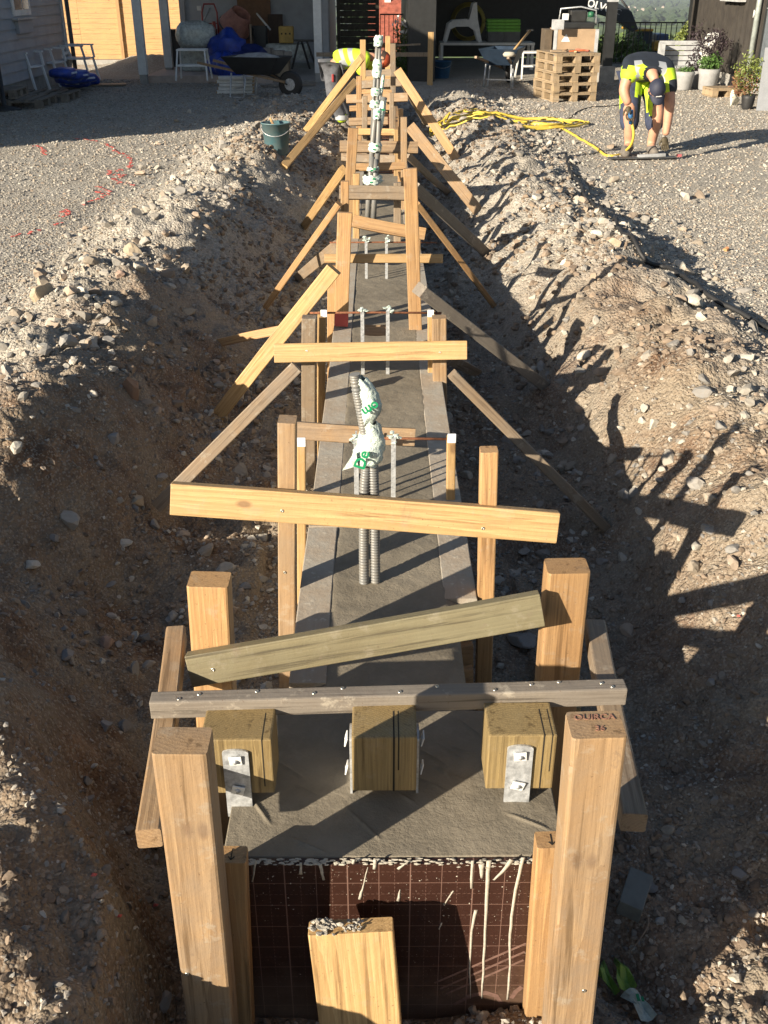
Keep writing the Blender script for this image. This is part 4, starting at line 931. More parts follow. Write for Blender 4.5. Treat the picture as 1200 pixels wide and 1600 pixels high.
def railing(x0, x1, Y, z0, z1, step, label):
    e = empty('metal_railing', (x0, Y, z0), 0, label, 'railing')
    MB().box((0, -.015, z1 - z0 - .03), (x1 - x0, .015, z1 - z0)).box((0, -.012, .08), (x1 - x0, .012, .10)).build('rail', BLACKPAINT, e)
    n = int((x1 - x0) / step)
    for i in range(n + 1): MB().box((-.008, -.008, 0), (.008, .008, z1 - z0 - .031)).build('baluster', BLACKPAINT, e, loc=(i * step + .01, 0, 0))
railing(.02, .72, 25.5, -.1, 1.02, .10, 'short black railing in the gap between the dark gate and the carport')
railing(5.0, 7.4, 25.2, -.1, .86, .12, 'black metal railing in front of the excavator')
# carport
cp = empty('carport', (.55, 20.5, 0), 0, 'open carport with shade put into its black walls, filled with tools at the back of the yard', 'carport')
MB().box((0, 0, 0), (.5, .10, 2.5)).box((0, .102, 0), (.08, 7, 2.5)).box((.082, 6.9, 0), (4.60, 7, 2.5)).build('wall', BLACKPAINT, cp)  # black wall colour also carries the shade of the roofed interior
MB().box((-.15, -.2, 2.52), (4.15, 7.2, 2.68)).build('roof', ROOFM, cp)
a = P(947, 130, Y=20.3); po = MB().box((-.085, -.085, .28), (.085, .085, 2.52)).build('post', BLACKPAINT, cp, loc=(a.x - .55, -.1, 0))
MB().box((-.14, -.14, -.1), (.14, .14, .278)).build('post_foot', CONCP, po, bevel=.01)
MB().box((-.088, -.088, 1.35), (.088, .088, 1.8)).build('post_sleeve', GREYPAINT, po)
# black house at the right
bh = empty('black_house', (6.32, 16.2, 0), 0, 'black house with upright tarred boards at the right edge of the yard', 'house')
mb = MB(); y = 0; i = 0
while y < 6.2:
    w_ = .115 + .03 * ((i * 7) % 3) / 2; ex = .012 * (i % 2)
    if not (1.0 < y < 1.7): mb.box((-.02 - ex, y, .22), (.0, y + w_ - .004, 2.75))
    y += w_; i += 1
mb.box((.002, 0, .22), (3, 6.2, 2.75)); mb.build('wall', BLACKWALL, bh)
MB().box((.02, .05, -.3), (3, 6.15, .215)).build('plinth', CONCP, bh)
MB().box((-.35, -.3, 2.77), (3.3, 6.45, 2.92)).build('roof', ROOFM, bh)
MB().box((-.05, 6.10, .0), (.05, 6.26, 2.75)).build('corner_board', BLACKPAINT, bh)
w_ = MB().box((-.06, 2.95, 1.42), (-.036, 3.85, 2.2)).build('window', BLACKPAINT, bh); MB().box((-.064, 3.05, 1.5), (-.0615, 3.75, 2.12)).build('pane', GLASS, w_)
MB().box((-.17, 2.88, 1.37), (-.036, 3.92, 1.40)).build('sill', GREYPAINT, w_)
dr = MB().box((-.05, .95, .24), (-.01, 1.72, 2.2)).build('door', plain('door_grey', (.13, .15, .17), .5), bh, bevel=.004)
MB().tube([(-.05, 1.63, 1.30), (-.09, 1.63, 1.30), (-.09, 1.52, 1.30)], .01, 8).build('handle', STEEL, dr)
MB().cbox((-.055, 1.63, 1.45), (.012, .04, .06)).build('lock', STEEL, dr)
MB().box((-.045, 1.73, .2), (-.005, 1.83, 2.25)).build('door_frame', BLACKPAINT, bh)
MB().tube([(-.10, 2.02, .25), (-.10, 2.02, 2.75)], .045, 12).build('downpipe', plain('pipe_light', (.45, .50, .48), .4, .4), bh)
MB().add([(-.034, 2.3, 1.20), (-.034, 2.38, 1.26), (-.034, 2.38, 1.14), (-.05, 2.3, 1.20), (-.05, 2.38, 1.26), (-.05, 2.38, 1.14)], [(0, 1, 2), (3, 5, 4), (0, 3, 4, 1), (1, 4, 5, 2), (2, 5, 3, 0)]).build('small_sign', WHITEPAINT, bh)

# ------------------------------------------------------------------ furniture and tools
def at(px, py, z=0.0, Y=None): q = P(px, py, z=z) if Y is None else P(px, py, Y=Y); return q
def armchair(px, py, rz, label):
    q = at(px, py, .0); t = empty('garden_chair', (q.x, q.y, float(terrain(q.x, q.y))), rz, label, 'chair', 'white garden chairs by the house')
    MB().box((-.24, -.23, .38), (.24, .23, .41)).build('seat', WHITEP, t, bevel=.01)
    bk = MB(); bk.bar((-.22, -.20, .41), (-.34, -.20, .84), .04, .025, (1, 0, 0)); bk.bar((-.22, .20, .41), (-.34, .20, .84), .04, .025, (1, 0, 0))
    for i in range(5): bk.bar((-.243 - i * .024, -.2, .48 + i * .085), (-.243 - i * .024, .2, .48 + i * .085), .05, .012, (1, 0, 0))
    bk.build('backrest', WHITEP, t)
    for sy in (-1, 1):
        MB().bar((.22, sy * .21, .38), (.30, sy * .22, 0), .04, .03, (1, 0, 0)).build('leg', WHITEP, t); MB().bar((-.22, sy * .21, .38), (-.30, sy * .22, 0), .04, .03, (1, 0, 0)).build('leg', WHITEP, t)
        MB().bar((-.27, sy * .24, .62), (.24, sy * .24, .62), .05, .025, (0, 0, 1)).bar((.2, sy * .24, .61), (.24, sy * .22, .40), .04, .03, (1, 0, 0)).build('armrest', WHITEP, t)
armchair(44, 142, -.25, 'white garden chair nearest the camera in front of the white house')
armchair(80, 133, -.2, 'middle white garden chair of the row in front of the white house')
armchair(126, 126, -.15, 'white garden chair next to the corner downpipe behind the blue sacks')
def sack(px, py, z, s, rz, label, seed, mat=BLUEPLAS, grp='blue cement sacks by the chairs', nm='sack', fl=.30, cat='sack'):
    q = at(px, py, z); r = np.random.default_rng(seed); v = ICO3[0].copy(); f = ICO3[1]
    e = np.sign(v) * np.abs(v) ** .7; w = np.array([.34, .24, fl * .34]) * s; v = e * w * (1 + .05 * np.sin(9 * v[:, :1] + seed) + .04 * np.sin(13 * v[:, 1:2] + seed * 2))
    o = np_mesh(nm, v, f, 3, mat); o.location = (q.x, q.y, z + w[2]); o.rotation_euler = (0, 0, rz); return tag(o, label, cat, grp)
WHITEPRINT = plain('white_print', (.55, .6, .7), .5)
for i, (px, py, z, lb) in enumerate(((118, 134, .02, 'bottom blue sack of the pile at the front'), (134, 130, .02, 'bottom blue sack at the right end of the pile'), (112, 128, .13, 'blue sack in the second layer at the left'), (130, 126, .13, 'blue sack in the second layer at the right'), (118, 122, .24, 'blue sack on the left of the third layer'), (100, 119, .30, 'topmost blue sack leaning on the house wall'))):
    o = sack(px, py + 3, z, .78, .3 * i, lb + ' beside the white chairs', i)
    MB().cbox((0, -.16, 0), (.25, .06, .03)).build('printed_band', WHITEPRINT, o, bevel=.01)
def pallet(loc, rz, w, d, h, label, grp, mat=WOOD_POST, sub=True, dirt=None):
    t = empty('pallet', loc, rz, label, 'pallet', grp); b1, b2 = h * .15, h * .55
    dk = MB(); n = 7
    for i in range(n): dk.box((-w / 2 + i * (w - .095) / (n - 1), -d / 2, h - b1), (-w / 2 + i * (w - .095) / (n - 1) + .095, d / 2, h))
    for j in (-1, 0, 1): dk.box((-w / 2, j * (d / 2 - .05) - .05, h - 2 * b1), (w / 2, j * (d / 2 - .05) + .05, h - b1 - .001))
    dk.build('deck', mat, t)
    for i in (-1, 0, 1):
        for j in (-1, 0, 1): MB().cbox((i * (w / 2 - .05) * .999, j * (d / 2 - .07), b1 + b2 / 2), (.098, .138, b2 - .002)).build('block', mat, t)
        MB().box((i * (w / 2 - .05) - .05, -d / 2, 0), (i * (w / 2 - .05) + .05, d / 2, b1 - .001)).build('bottom_board', mat, t)
    return t
PALW = wood('pallet_wood', (.50, .37, .22), (.36, .25, .14), .5, cement=.2)
nm = ['bottom pallet of the tall pallet stack in the yard', 'second pallet from the ground in the tall pallet stack', 'middle pallet of the tall pallet stack in the yard', 'fourth pallet from the ground in the tall pallet stack', 'top pallet of the tall stack with orange scraps on it']
ca = P(864, 160, z=0); cb = P(932, 159, z=0); rz_ = -.07
for i in range(5):
    pallet((ca.x + .26 + .01 * math.sin(i * 5), ca.y + .54 + .01 * math.cos(i * 3), .002 + i * .140), .19 + .02 * math.sin(i * 2.3), .72, .95, .137, nm[i], 'stacked pallets', PALW)
for i, (dx, dy, c_, lb) in enumerate(((.12, -.1, (.45, .12, .04), 'orange strap'), (-.05, .0, (.5, .3, .15), 'wood chip'), (.25, .1, (.45, .1, .06), 'red strap'), (-.2, -.2, (.4, .3, .2), 'short lath'), (.05, -.3, (.5, .35, .2), 'thin lath'))):
    o = MB().bar((-.13, 0, 0), (.13, .02, .01), .04, .02).build('scrap_piece', plain('scrap', c_, .7), loc=(ca.x + .27 + dx, ca.y + .50 + dy, .712), rot=(0, 0, i * 1.1), bevel=.003); tag(o, lb + ' lying on the top pallet of the tall stack', 'scrap')
pallet((-6.75 + 1.25, 17.2, .0), .0, 1.2, .8, .13, 'low pallet step under the white garden chairs', 'pallet steps by the white house', WOOD_GREY)
pallet((-5.55, 16.35, .0), .02, 1.0, .9, .13, 'pallet step nearest the camera at the left edge', 'pallet steps by the white house', WOOD_GREY)
pallet((-5.75, 16.35, .135), .02, .6, .7, .12, 'upper small pallet forming the second step at the left edge', 'pallet steps by the white house', WOOD_GREY)
q = at(1132, 150); pallet((q.x, q.y, 0), .12, .62, .42, .14, 'small pallet on the gravel beside the white stone', 'single pallets', PALW)
q = at(44, 135); tag(MB().tube([P(2, 34, Y=q.y - .3), (q.x, q.y, .13)], .014, 8).build('broom_stick', GREYPAINT), 'long grey stick leaning against the white house beside the chairs', 'stick')
q = at(160, 134); tag(MB().box((-.5, -.16, 0), (.42, .16, .018)).build('plywood_sheet', WOOD_WORN, loc=(q.x, q.y, .012), rot=(0, 0, .25)), 'thin board lying flat on the gravel beside the blue sacks', 'board')
q = at(8, 172); e = empty('patio_base', (q.x, q.y, 0), 0, 'dark stand with a round foot standing at the far left edge', 'stand'); MB().lathe([(.24, 0), (.24, .03), (.05, .06), (.035, .07), (.035, .75), (.0001, .75)], n=20).build('foot', BLACKPAINT, e)
# porch clutter
def stool(px, py, z, w, h, d, label, rz=0, top=True, Y=None):
    q = at(px, py, z); t = empty('step_stool', (q.x, q.y, z), rz, label, 'step stool')
    MB().box((-w / 2, -d / 2, h - .03), (w / 2, d / 2, h)).build('top_step', WHITEPAINT, t, bevel=.005)
    MB().box((-w / 2 + .02, -d / 2 - .12, h * .45), (w / 2 - .02, -d / 2 + .1, h * .45 + .03)).build('lower_step', WHITEPAINT, t, bevel=.005)
    for sx in (-1, 1):
        MB().bar((sx * (w / 2 - .02), -d / 2 + .02, h - .03), (sx * (w / 2 + .02), -d / 2 - .15, 0), .04, .025, (1, 0, 0)).build('leg', WHITEPAINT, t)
        MB().bar((sx * (w / 2 - .02), d / 2 - .02, h - .03), (sx * (w / 2 + .02), d / 2 + .1, 0), .04, .025, (1, 0, 0)).build('leg', WHITEPAINT, t)
    return t
stool(304, 124, .125, .52, .50, .3, 'white step stool on the porch slab below the wrapped bundle')
q = at(306, 84, .62, Y=20.9); o = sack(306, 84, .5, 1.1, .1, 'clear film wrapped bundle lying on top of the white step stool', 31, FOIL_CLEAR, None, 'wrapped_bundle', .65, 'bundle'); o.location = (q.x, 21.0, .78)
o = MB().box((-.35, -.15, 0), (.35, .15, .45)).build('insulation_pack', FOIL_CLEAR, loc=(q.x, 21.35, .127), bevel=.04); tag(o, 'film wrapped pack standing behind the white step stool', 'pack')
def lumpy(name, px, py, Y, rx, rz_, label, seed, mat, cat='bag', grp='stuffed blue bags on the porch', ry=None):
    q = P(px, py, Y=Y); v = ICO3[0].copy(); f = ICO3[1]; w = np.array([rx, ry or rx * .8, rz_])
    n_ = .10 * np.sin(6 * v[:, 0] + seed) + .08 * np.sin(9 * v[:, 1] + 2 * seed) + .07 * np.sin(11 * v[:, 2] + 3 * seed) + .04 * np.sin(23 * v[:, 0] + 17 * v[:, 2])
    v = v * (1 + n_[:, None]) * w; o = np_mesh(name, v * 1.22, f, 3, mat); o.location = q; return tag(o, label, cat, grp)
lumpy('stuffed_bag', 356, 77, 20.9, .28, .27, 'biggest blue bag on the porch with a tied white top', 1, BLUEPLAS)
lumpy('stuffed_bag', 345, 102, 20.5, .2, .2, 'small blue bag at the left of the porch pile', 2, BLUEPLAS)
lumpy('stuffed_bag', 357, 107, 20.35, .22, .22, 'shiny blue bag in front of the porch pile', 3, BLUEPLAS)
lumpy('stuffed_bag', 376, 106, 20.5, .2, .2, 'blue bag in the middle of the porch pile', 4, BLUEPLAS)
lumpy('stuffed_bag', 388, 98, 20.9, .34, .28, 'dark wide blue bag at the right of the porch pile', 5, plain('dark_blue', (.008, .02, .12), .4, var=.3))
MB().add([(-.03, 0, .25), (.03, 0, .25), (.05, .02, .33), (-.06, .0, .34)], [(0, 1, 2, 3)]).build('x', WHITEP) if False else None
# cement mixer
q = P(366, 45, Y=21.9); mx_ = empty('cement_mixer', (q.x, q.y, .125), .2, 'pinkish orange cement mixer standing behind the blue bags', 'cement mixer')
MIXM = plain('mixer_orange', (.36, .16, .12), .7, var=.35, sc=6)
MB().lathe([(.0001, -.30), (.20, -.28), (.31, -.05), (.315, .05), (.20, .33), (.19, .36), (.17, .33), (.27, .05)], n=24, M=Matrix.Translation((0, 0, .74)) @ Matrix.Rotation(.5, 4, 'Y') @ Matrix.Rotation(.5, 4, 'X')).build('drum', MIXM, mx_)
MB().lathe([(.325, -.02), (.335, 0), (.325, .02)], n=24, M=Matrix.Translation((0, 0, .74)) @ Matrix.Rotation(.5, 4, 'Y') @ Matrix.Rotation(.5, 4, 'X')).build('drum_band', BLACKPAINT, mx_)
for sx in (-1, 1): MB().tube([(sx * .42, -.25, 0), (sx * .36, 0, .72)], .025, 8).tube([(sx * .42, .25, 0), (sx * .36, 0, .72)], .025, 8).build('leg', BLACKPAINT, mx_)
MB().tube([(-.42, 0, .74), (-.36, 0, .74)], .12, 12).build('motor', plain('mixer_red', (.3, .04, .03), .5), mx_)
# hand truck, poles, boards
q = P(330, 60, Y=22.4); ht = empty('hand_truck', (q.x, q.y, .125), .1, 'red hand truck with two wheels leaning beside the cement mixer', 'hand truck')
RED = plain('red_metal', (.28, .03, .03), .45)
MB().tube([(-.16, 0, .1), (-.15, .05, 1.0), (-.10, .08, 1.15), (.10, .08, 1.15), (.15, .05, 1.0), (.16, 0, .1)], .018, 8).bar((-.16, .02, .5), (.16, .02, .5), .02, .02).bar((-.16, .03, .8), (.16, .03, .8), .02, .02).build('frame', RED, ht)
for sx in (-1, 1): MB().tube([(sx * .2 - .03, .1, .13), (sx * .2 + .03, .1, .13)], .13, 14).build('wheel', BLACKRUB, ht)
def pole(p0, p1, r, mat, label, name='pole', cat='pole'): return tag(MB().tube([p0, p1], r, 8).build(name, mat), label, cat)
pole(P(312, 46, Y=22.9), P(328, 13, Y=23.3), .02, GREYPAINT, 'grey pole leaning on the porch wall above the wrapped bundle')
pole(P(422, 46, Y=22.6), P(397, 16, Y=23.3), .02, WHITEPAINT, 'white pole leaning left against the porch wall beside the plywood')
pole(P(393, 84, Y=21.6), P(391, 38, Y=21.7), .022, WOOD_WORN, 'thin wooden stake standing right of the biggest blue bag', 'wooden_stake', 'stake')
PLYB = plain('brown_plywood', (.17, .085, .04), .75)
def sheet(x0, x1, y0, y1, Y, label, mat, name='plywood_sheet', t=.02, cat='board'):
    a, b2 = P(x0, y1, Y=Y), P(x1, y0, Y=Y); o = MB().box((0, 0, 0), (b2.x - a.x, t, b2.z - a.z)).build(name, mat, loc=(a.x, a.y, a.z), rot=(-.06, 0, 0), bevel=.002); return tag(o, label, cat)
sheet(376, 421, -12, 108, 23.1, 'tall brown plywood sheet leaning on the porch wall', PLYB)
sheet(422, 441, 22, 108, 23.0, 'dark brown board beside the tall plywood sheet', plain('dark_brown', (.05, .03, .02), .8), 'dark_board')
o = sheet(396, 414, 40, 108, 22.2, 'dark bin standing behind the bags and bricks', BLACKPAINT, 'dark_bin', .4, 'bin')
k = 0
for i, (x, y) in enumerate(((421, 93), (432, 93), (443, 93), (426, 84), (437, 84), (449, 86), (418, 80))):
    q = P(x, y, Y=21.2 + .1 * (i % 2)); o = MB().box((-.085, -.12, -.06), (.085, .12, .06)).build('paving_block', plain('block_grey', (.30, .27, .24), .85) if i == 0 else bpy.data.materials['block_grey'], loc=q, rot=(0, 0, .2 * math.sin(i * 3)), bevel=.006)
    tag(o, ('left front', 'middle front', 'right front', 'left second-row', 'right second-row', 'far right raised', 'topmost tilted')[i] + ' grey paving block of the pile behind the wheelbarrow', 'paving block', 'paving blocks on the porch')
q = P(435, 103, Y=21.25); o = MB().box((-.22, -.25, .0), (.22, .25, .12)).build('crate', PALW, loc=(q.x, q.y, .03)); tag(o, 'low wooden crate carrying the grey paving blocks', 'crate'); o.scale = (1, 1, (q.z - .03 + .12) / .12 if q.z > 0 else 1)
q = P(450, 76, Y=21.8); cr = empty('wrapped_machine', (q.x, q.y, .3), 0, 'yellow boxed machine under clear film beside the porch wall', 'machine')
MB().box((-.16, -.15, .3), (.12, .15, .6)).build('body', plain('machine_yellow', (.42, .27, .06), .6), cr, bevel=.02)
for sx in (-.08, .0, .08): MB().cbox((sx - .02, -.152, .47), (.03, .006, .03)).build('vent', HOLE, cr)
wrap(sm([(0, 0, .42, .28, .0), (0, 0, .44, .3, .15), (-.02, 0, .40, .28, .28)], 4), 77, 'film', cr, FOIL_CLEAR, amp=.10)
for (x0, y0, x1, y1) in ((455, 60, 468, 96), (470, 70, 480, 112), (462, 92, 490, 100), (484, 88, 476, 110)):
    pass
tr = empty('trestle', P(476, 108, Y=21.2), 0, 'dark folding trestle standing at the right end of the porch clutter', 'trestle')
for (a, b2) in (((-.25, 0, 0), (-.1, .1, .5)), ((.1, 0, 0), (-.05, .1, .5)), ((.22, .2, 0), (.05, .1, .5))): MB().bar(a, b2, .03, .03).build('leg', BLACKPAINT, tr)
MB().bar((-.2, .1, .5), (.25, .1, .5), .05, .04).build('top_bar', BLACKPAINT, tr)
# stacked white rails in front of the porch
for i in range(5):
    q = P(368, 143 - i * 5.4, Y=18.35 + .03 * (i % 2)); o = MB().box((-.31 + .02 * (i % 3), -.10, -.024), (.31, .10, .024)).build('white_rail', WHITEPAINT, loc=q, rot=(0, 0, .04 * math.sin(i * 2)), bevel=.004)
    MB().box((.300, -.102, -.020), (.314, .102, .020)).box((-.314 + .02 * (i % 3), -.102, -.02), (-.302 + .02 * (i % 3), .102, .02)).build('end_piece', WOOD_NEW, o)
    tag(o, ['lowest', 'second lowest', 'middle', 'second highest', 'topmost'][i] + ' white rail in the small stack left of the black wheelbarrow', 'rail', 'stack of white rails')
q = P(460, 132, Y=19.3); tag(MB().bar((-.6, 0, .03), (.35, .3, .03), .12, .03).build('dark_plank', WOOD_GREY, loc=(q.x, q.y, 0)), 'grey plank on the ground beside the wheelbarrow wheel', 'plank')
q = P(315, 138, z=.0); tag(MB().bar((-.55, 0, .05), (.1, .1, .05), .1, .02).build('dark_plank', WOOD_WORN, loc=(q.x + .6, q.y + .5, 0)), 'thin board lying along the porch slab edge', 'plank')
def barrow(loc, rz, label, tray_m, load=None, sc=1.0):
    t = empty('wheelbarrow', loc, rz, label, 'wheelbarrow', None); t.scale = (sc,) * 3      # +X = towards the wheel
    tv = []; pr = [((-.42, -.20), (.40, -.16), .34), ((-.55, -.33), (.52, -.27), .58)]
    def rect(z, x0, x1, y): return [(x0, -y, z), (x1, -y * .85, z), (x1, y * .85, z), (x0, y, z)]
    V = rect(.34, -.30, .28, .22) + rect(.60, -.50, .48, .34) + rect(.60, -.47, .45, .315) + rect(.365, -.285, .265, .20)
    F = [(0, 3, 2, 1)] + [(i, (i + 1) % 4, (i + 1) % 4 + 4, i + 4) for i in range(4)] + [(i + 4, (i + 1) % 4 + 4, (i + 1) % 4 + 8, i + 8) for i in range(4)] + [(i + 8, (i + 1) % 4 + 8, (i + 1) % 4 + 12, i + 12) for i in range(4)] + [(12, 13, 14, 15)]
    MB().add(V, F).build('tray', tray_m, t, bevel=.008)
    for sy in (-1, 1):
        MB().bar((-.95, sy * .27, .50), (.50, sy * .10, .24), .04, .035, (0, 0, 1)).build('handle_bar', WOOD_POST, t)
        MB().tube([(-.38, sy * .22, .36), (-.42, sy * .24, 0), (-.18, sy * .22, .0), (-.14, sy * .20, .32)], .014, 8).build('leg', STEEL, t)
        MB().bar((.2, sy * .1, .34), (.52, sy * .07, .2), .02, .02).build('fork', BLACKPAINT, t)
    wh = MB().tube([(.55, -.035, .2), (.55, -.02, .2), (.55, .02, .2), (.55, .035, .2)], [.17, .2, .2, .17], 22).build('wheel', BLACKRUB, t)
    MB().tube([(.55, -.04, .2), (.55, .04, .2)], .09, 14).build('rim', STEEL, wh)
    MB().bar((-.35, -.22, .12), (-.35, .22, .12), .02, .02).build('cross_stay', STEEL, t)
    if load:
        w_ = wrap(sm([(-.05, 0, .40, .27, .57), (-.02, 0, .32, .2, .61), (0, 0, .15, .10, .64), (0, 0, .01, .01, .65)], 3), 9, 'mortar_load', t, load, amp=.12)
    return t
q = P(417, 152, z=0); barrow((q.x - .12, q.y + .1, 0), -.35, 'black wheelbarrow with dried mortar standing in front of the porch', BLACKPAINT, plain('dried_mortar', (.34, .33, .32), .9, var=.3, bmp=.5), 1.02)
q = P(790, 138, z=0); barrow((q.x, q.y + .55, 0), 1.25, 'dark blue wheelbarrow with a shovel inside at the carport opening', plain('barrow_blue', (.02, .035, .06), .45), None, 1.05)
q0, q1 = P(796, 87, Y=19.2), P(828, 48, Y=20.2)
sv = empty('shovel', q0, 0, 'long shovel with a cement-covered blade resting in the dark blue wheelbarrow', 'shovel')
MB().tube([(0, 0, 0), tuple(q1 - q0)], .022, 8).build('handle', WOOD_NEW, sv); MB().lathe([(.0001, -.02), (.10, -.015), (.12, .02), (.09, .06), (.0001, .07)], n=14).build('blade', CEMENTSPL, sv)
MB().bar(tuple(q1 - q0 - Vector((.06, 0, 0))), tuple(q1 - q0 + Vector((.06, 0, .01))), .03, .03).build('grip', BLACKPAINT, sv)
# carport contents
tb = empty('work_table', (0, 0, 0), 0, 'long white low table inside the carport', 'table'); a, b2 = P(687, 66, Y=23.4), P(812, 66, Y=23.4)
MB().box((a.x, 23.2, a.z - .05), (b2.x + .3, 23.9, a.z)).build('tabletop', WHITEPAINT, tb, bevel=.004)
for x in (a.x + .04, b2.x + .26):
    for y in (23.24, 23.86): MB().box((x - .03, y - .03, 0), (x + .03, y + .03, a.z - .051)).build('leg', WHITEPAINT, tb)
TZ = a.z
ch = empty('plastic_chair', (P(722, 66, Y=23.5).x, 23.55, TZ + .002), 0, 'white moulded plastic chair standing on the table in the carport', 'chair')
for sy in (-.22, .22):
    MB().poly([(-.40, 0), (-.34, 0), (-.27, .25), (-.15, .30), (.12, .30), (.25, .22), (.33, 0), (.41, 0), (.30, .45), (.27, .76), (.19, .74), (.12, .44), (-.22, .42), (-.33, .35)], .04).build('side_frame', WHITEP, ch, loc=(0, sy, 0))
MB().box((-.25, -.2, .36), (.12, .2, .40)).build('seat', GREYPAINT, ch, bevel=.01); MB().bar((.12, 0, .40), (.26, 0, .75), .38, .03, (1, 0, 0)).build('backrest', WHITEP, ch)
GREENC = plain('green_cushion', (.16, .42, .06), .8, var=.2)
for i in range(4):
    q = P(786, 47 - i * 5.0, Y=23.5); o = MB().cbox((0, 0, 0), (.70, .4, .058)).build('cushion', GREENC, loc=q, rot=(0, 0, .03 * math.sin(i * 4)), bevel=.024); tag(o, ['lowest', 'second', 'third', 'topmost'][i] + ' green cushion of the pile on the grey boxes in the carport', 'cushion', 'green cushions in the carport')
for i, px in enumerate((773, 798)):
    q = P(px, 67, Y=23.5); o = MB().box((-.17, -.18, 0), (.17, .18, .24)).build('dark_box', plain('box_grey%d' % i, (.10, .105, .11), .6), loc=(q.x, q.y, TZ + .002), bevel=.01); tag(o, ('left' if i == 0 else 'right') + ' dark grey box under the green cushions in the carport', 'box', 'grey boxes on the carport table')
q = P(731, 34, Y=27.2); cl = MB()
for i in range(7): cl.tube([(.42 * (1 - .03 * i) * math.cos(t * math.pi / 16), -.02 * i, .42 * (1 - .03 * i) * math.sin(t * math.pi / 16)) for t in range(33)], .016, 6)
tag(cl.build('hanging_hose', plain('dull_yellow', (.30, .23, .03), .6), loc=q), 'coil of dull yellow hose hanging on the back wall of the carport', 'hose')
stool(830, 122, .0, .50, .48, .34, 'white step stool with two shelves in front of the cardboard carton', .1)
q = P(898, 84, Y=18.6)
ct = empty('carton', (q.x, q.y + .35, .0), 0, 'large cardboard carton with metal edge strips behind the pallet stack', 'carton')
MB().box((-.345, -.35, .14), (.345, .35, .97)).build('box', CARD, ct, bevel=.004)
for sx in (-1, 1): MB().box((sx * .35 - .03, -.356, .14), (sx * .35 + .03, -.351, .97)).build('edge_strip', GREYPAINT, ct)
MB().box((-.318, -.3545, .56), (.318, -.3515, .575)).build('strap', BLACKPAINT, ct)
MB().add([(-.25, -.3525, .78), (-.10, -.3525, .78), (-.17, -.3525, .90)], [(0, 1, 2)]).box((-.12, -.354, .44), (.06, -.3515, .50)).build('printed_mark', WHITEP, ct)
MB().box((-.50, -.2, .14), (-.385, .3, .96)).build('box', plain('dark_card', (.10, .075, .05), .85), ct); MB().box((-.50, -.33, .0), (.38, .33, .138)).build('base', PALW, ct)
mc = empty('plate_compactor', (q.x + .02, q.y + .3, .972), 0, 'black machine with engine and pipes lying on the cardboard carton', 'machine')
MB().box((-.25, -.2, 0), (.3, .2, .10)).build('base_plate', BLACKPAINT, mc, bevel=.02); MB().box((-.12, -.14, .1), (.16, .12, .28)).build('engine', plain('engine_black', (.03, .03, .03), .35), mc, bevel=.02)
MB().tube([(-.3, -.1, .1), (-.28, -.1, .30), (.05, -.14, .33), (.32, -.1, .28), (.34, -.1, .05)], .014, 8).build('handle', STEEL, mc); MB().lathe([(.0001, .08), (.05, .07), (.06, 0), (.0001, -.01)], c=(.24, -.1, .18), n=12).build('tank', plain('tank_green', (.02, .12, .06), .5), mc)
MB().cbox((-.2, -.15, .18), (.10, .08, .10)).build('air_filter', WHITEP, mc, bevel=.01)
q = P(872, 35, Y=18.4); o = MB().box((-.10, -.03, 0), (.10, .03, .15)).build('grey_box', GREYPAINT, loc=(q.x, q.y, .973), bevel=.005); tag(o, 'small grey box at the left corner of the cardboard carton', 'box')
# batter board and bucket in the middle
pf = empty('profile_board', (P(672, 115, Y=19.8).x, 19.8, 0), 0, 'yellow batter board with a post beside the blue bucket', 'batter board')
a = P(672, 50, Y=19.8); MB().box((-.05, -.02, -.2), (.05, .02, a.z)).build('post', WOOD_NEW, pf)
l_ = P(494, 86, Y=19.85); r_ = P(672, 85, Y=19.85); MB().box((l_.x - r_.x, .022, r_.z - .035), (.04, .05, r_.z + .035)).build('board', WOOD_WORN, pf)
l_ = P(618, 71, Y=20.2); r_ = P(657, 69, Y=20.2); tag(MB().bar(tuple(l_), tuple(r_), .06, .03).build('dark_lath', WOOD_WORN), 'thin dark lath above the batter board in front of the white flowers', 'lath')
def bucket(px, py, r, h, mat, label, z=0, stick=None):
    q = P(px, py, z=z); t = empty('bucket', (q.x, q.y, z), 0, label, 'bucket')
    MB().lathe([(.0001, 0), (r * .78, 0), (r * .80, .01), (r, h), (r * 1.06, h), (r * 1.06, h + .012), (r * .97, h + .012), (r * .77, .02), (.0001, .02)], n=28).build('tub', mat, t)
    MB().tube([(r * 1.06 * math.cos(a), -.02 - .25 * r + 0 * a, h - .02 - r * .75 * math.sin(a)) if False else (r * 1.07 * math.cos(a), -r * 1.0 * math.sin(a) * .95, h - .01 - .10 * math.sin(a)) for a in [math.pi * i / 14 for i in range(15)]], .004, 6).build('handle', STEEL, t)
    MB().lathe([(r * .9, h - .04), (.0001, h - .03)], n=20).build('content', CEMENTSPL, t)
    return t
bucket(690, 122, .18, .30, plain('bucket_blue', (.02, .10, .22), .5), 'blue bucket beside the foot of the batter board post', .0)
bucket(433, 241, .145, .30, plain('bucket_teal', (.055, .125, .145), .55, var=.3, sc=8, dirt=(.12, .15, .15)), 'teal mortar bucket with a wooden stick standing on the left bank', float(terrain(P(433, 241, z=.1).x, P(433, 241, z=.1).y)))
q = P(433, 207, Y=P(433, 241, z=.1).y); tag(MB().bar(tuple(P(422, 184, Y=q.y)), tuple(P(436, 215, Y=q.y)), .04, .02).build('stick', WOOD_NEW), 'short wooden stick poking out of the teal bucket', 'stick')
